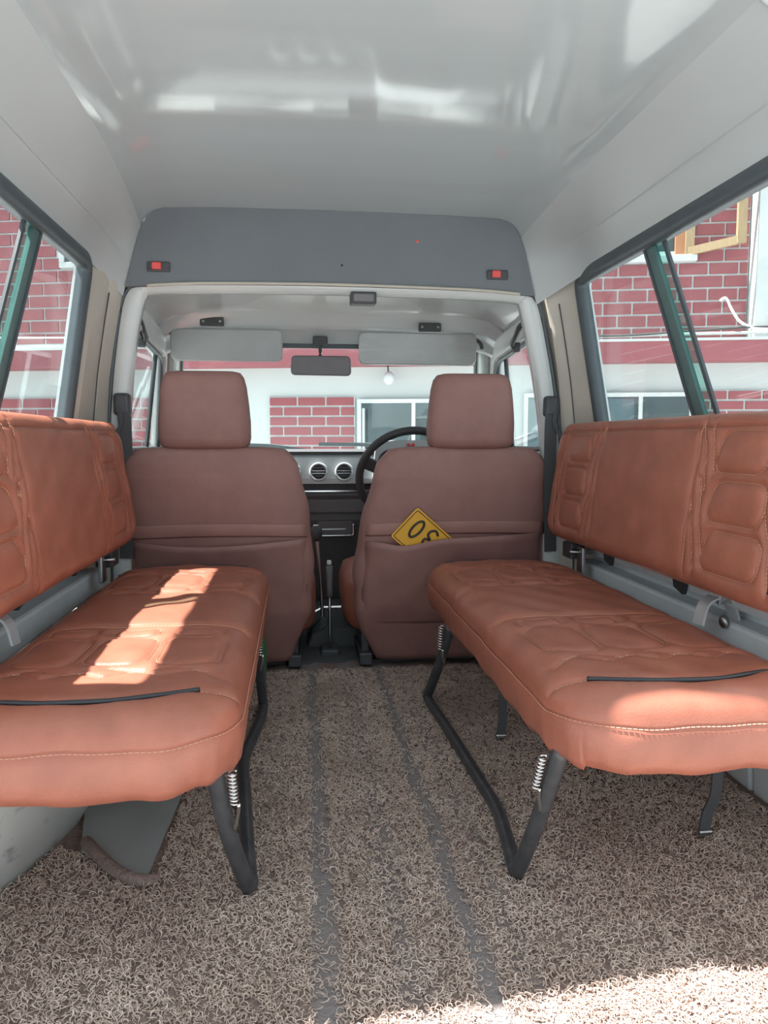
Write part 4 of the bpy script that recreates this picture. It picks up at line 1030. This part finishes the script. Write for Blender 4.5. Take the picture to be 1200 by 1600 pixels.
BR = {'n': 0}
bricks(-0.456, 0.517, 0.10, 1.198, 0.109, 0.322)
bricks(4.10, 6.5, 0.20, 1.235, 0.105, 0.34)
bricks(-5.2, -1.55, 0.20, 1.205, 0.125, 0.36)
bricks(2.55, 4.592, 1.755, 3.97, 0.1303, 0.30, holes=[(2.5, 4.02, 2.56, 3.55)])
bricks(-5.6, -2.0, 1.76, 3.90, 0.140, 0.36, holes=[(-2.86, -1.9, 2.63, 3.6)])
bricks(-2.0, 2.3, 1.76, 3.06, 0.130, 0.32)
# house windows
def hwin(s0, s1, z0, z1, bars, fw_=0.045, open_leaf=None, glassm='house_glass'):
    f = box('window', (s0, -0.035, z0 + ZB), (s1, 0.0, z0 + fw_ + ZB), 'frame_white', bd, 0.004)
    box('frame_top', (s0, -0.035, z1 - fw_ + ZB), (s1, 0.0, z1 + ZB), 'frame_white', f, 0.004)
    xs_ = [s0] + list(bars) + [s1]
    for i, x in enumerate(xs_):
        a, b_ = (x, x + fw_) if i == 0 else ((x - fw_, x) if i == len(xs_) - 1 else (x - fw_ * 0.45, x + fw_ * 0.45))
        box('mullion', (a, -0.036, z0 + ZB + fw_), (b_, 0.0, z1 - fw_ + ZB), 'frame_white', f, 0.003)
    for a, b_ in zip(xs_, xs_[1:]):
        box('pane', (a + 0.02, -0.020, z0 + 0.03 + ZB), (b_ - 0.02, -0.014, z1 - 0.03 + ZB), glassm, f)
        c_ = box('dark_backing', (a + 0.02, -0.006, z0 + 0.03 + ZB), (b_ - 0.02, 0.012, z1 - 0.03 + ZB), 'unlit_backing', f)  # thin dark sheet painted for the shade of the unlit interior
    return f
w1 = hwin(0.545, 2.05, 0.30, 1.165, (1.165, 1.60))
hwin(2.35, 4.10, 0.35, 1.215, (2.95, 3.56))
w3 = hwin(2.6, 4.0, 2.60, 3.5, (3.40,))
box('sill', (2.55, -0.10, 2.535 + ZB), (4.06, 0.02, 2.60 + ZB), 'frame_white', w3, 0.005)
hwin(-2.86, -1.95, 2.66, 3.55, (-2.4,), 0.06)
# curtain folds behind two of the panes
for s0, s1, z0, z1 in ((2.40, 2.9, 0.42, 1.15), (3.02, 3.5, 0.42, 1.15)):
    V = []; n = 18
    for i in range(n + 1):
        x = s0 + (s1 - s0) * i / n
        for z in (z0, z1): V.append((x, -0.010 + 0.003 * math.cos(i * 1.7), z + ZB))
    build('curtain', V, [(2 * i, 2 * i + 2, 2 * i + 3, 2 * i + 1) for i in range(n)], 'curtain', bd)
# tilted open casement in the front window
cs_ = box('casement', (0.62, -0.16, 0.36 + ZB), (0.645, -0.13, 1.06 + ZB), 'frame_white', w1, 0.004); 
# open wooden shutter frame on the upper storey
wf = tag(empty('wooden_casement', (0, 8.5, -0.62), (0, 0, -TH)), 'open unpainted wooden casement on the upper storey, seen through the right window', 'window casement')
def bar(nm, a, b_, w_, m):
    return sweep(nm, [Vector(a), Vector(b_)], [(-w_ / 2, -w_ / 3), (w_ / 2, -w_ / 3), (w_ / 2, w_ / 3), (-w_ / 2, w_ / 3)], m, wf, smooth=False, up=Vector((0, 1, 0)))
bar('stile', (3.985, -0.06, 2.60 + ZB), (3.985, -0.06, 3.6 + ZB), 0.085, 'wood'); bar('stile', (4.43, -0.24, 2.66 + ZB), (4.43, -0.24, 3.7 + ZB), 0.085, 'wood')
bar('rail', (3.97, -0.06, 2.63 + ZB), (4.45, -0.24, 2.70 + ZB), 0.08, 'wood'); bar('rail', (3.97, -0.06, 3.58 + ZB), (4.45, -0.24, 3.66 + ZB), 0.08, 'wood')
bar('jamb', (3.90, -0.03, 2.60 + ZB), (3.90, -0.03, 3.5 + ZB), 0.10, 'wood_red')
# white projecting pier at the right, dark pipe
pr = box('pier', (4.60, -0.22, 1.72 + ZB), (6.5, 0.1, 6.0), 'wall_bright', bd)
# cables along the ledge
cb = tag(empty('cable_run', (0, 8.5, -0.62), (0, 0, -TH)), 'pale conduit and dark cables running along the top of the maroon ledge', 'cable')
tube('conduit', [(-9, -0.25, 1.77 + ZB), (-4, -0.25, 1.765 + ZB), (-2.6, -0.25, 1.77 + ZB), (0, -0.25, 1.768 + ZB), (3, -0.25, 1.768 + ZB), (4, -0.25, 1.78 + ZB), (6, -0.25, 1.79 + ZB), (9, -0.25, 1.79 + ZB)], 0.016, 'cable_pale', cb, 4, 6)
tube('wire', [(2.5, -0.27, 1.80 + ZB), (3.2, -0.28, 1.77 + ZB), (3.9, -0.28, 1.80 + ZB), (4.6, -0.28, 1.835 + ZB), (6, -0.27, 1.85 + ZB)], 0.012, 'cable', cb, 5, 6)
tube('wire', [(4.25, -0.25, 2.10 + ZB), (4.30, -0.27, 2.12 + ZB), (4.36, -0.28, 2.00 + ZB), (4.45, -0.28, 1.88 + ZB), (4.62, -0.28, 1.82 + ZB), (5.0, -0.28, 1.81 + ZB)], 0.014, 'cable_pale', cb, 6, 6)
tube('wire', [(-5.5, -0.26, 1.90 + ZB), (-3.6, -0.26, 1.86 + ZB), (-2.2, -0.26, 1.84 + ZB)], 0.010, 'cable_pale', cb, 5, 6)
# wall lamp
lp = tag(empty('wall_lamp', (0, 8.5, -0.62), (0, 0, -TH)), 'small white globe lamp hanging under the maroon ledge', 'lamp')
tube('pipe', [(0.895, -0.12, 1.52 + ZB), (0.90, -0.12, 1.44 + ZB)], 0.008, 'cable', lp, 3, 6)
lathe('globe', [(0.02, 0.075), (0.045, 0.055), (0.062, 0.02), (0.060, -0.02), (0.042, -0.052), (0.015, -0.066)], 'frame_white', lp, 18, Matrix.Translation((0.905, -0.12, 1.375 + ZB)))
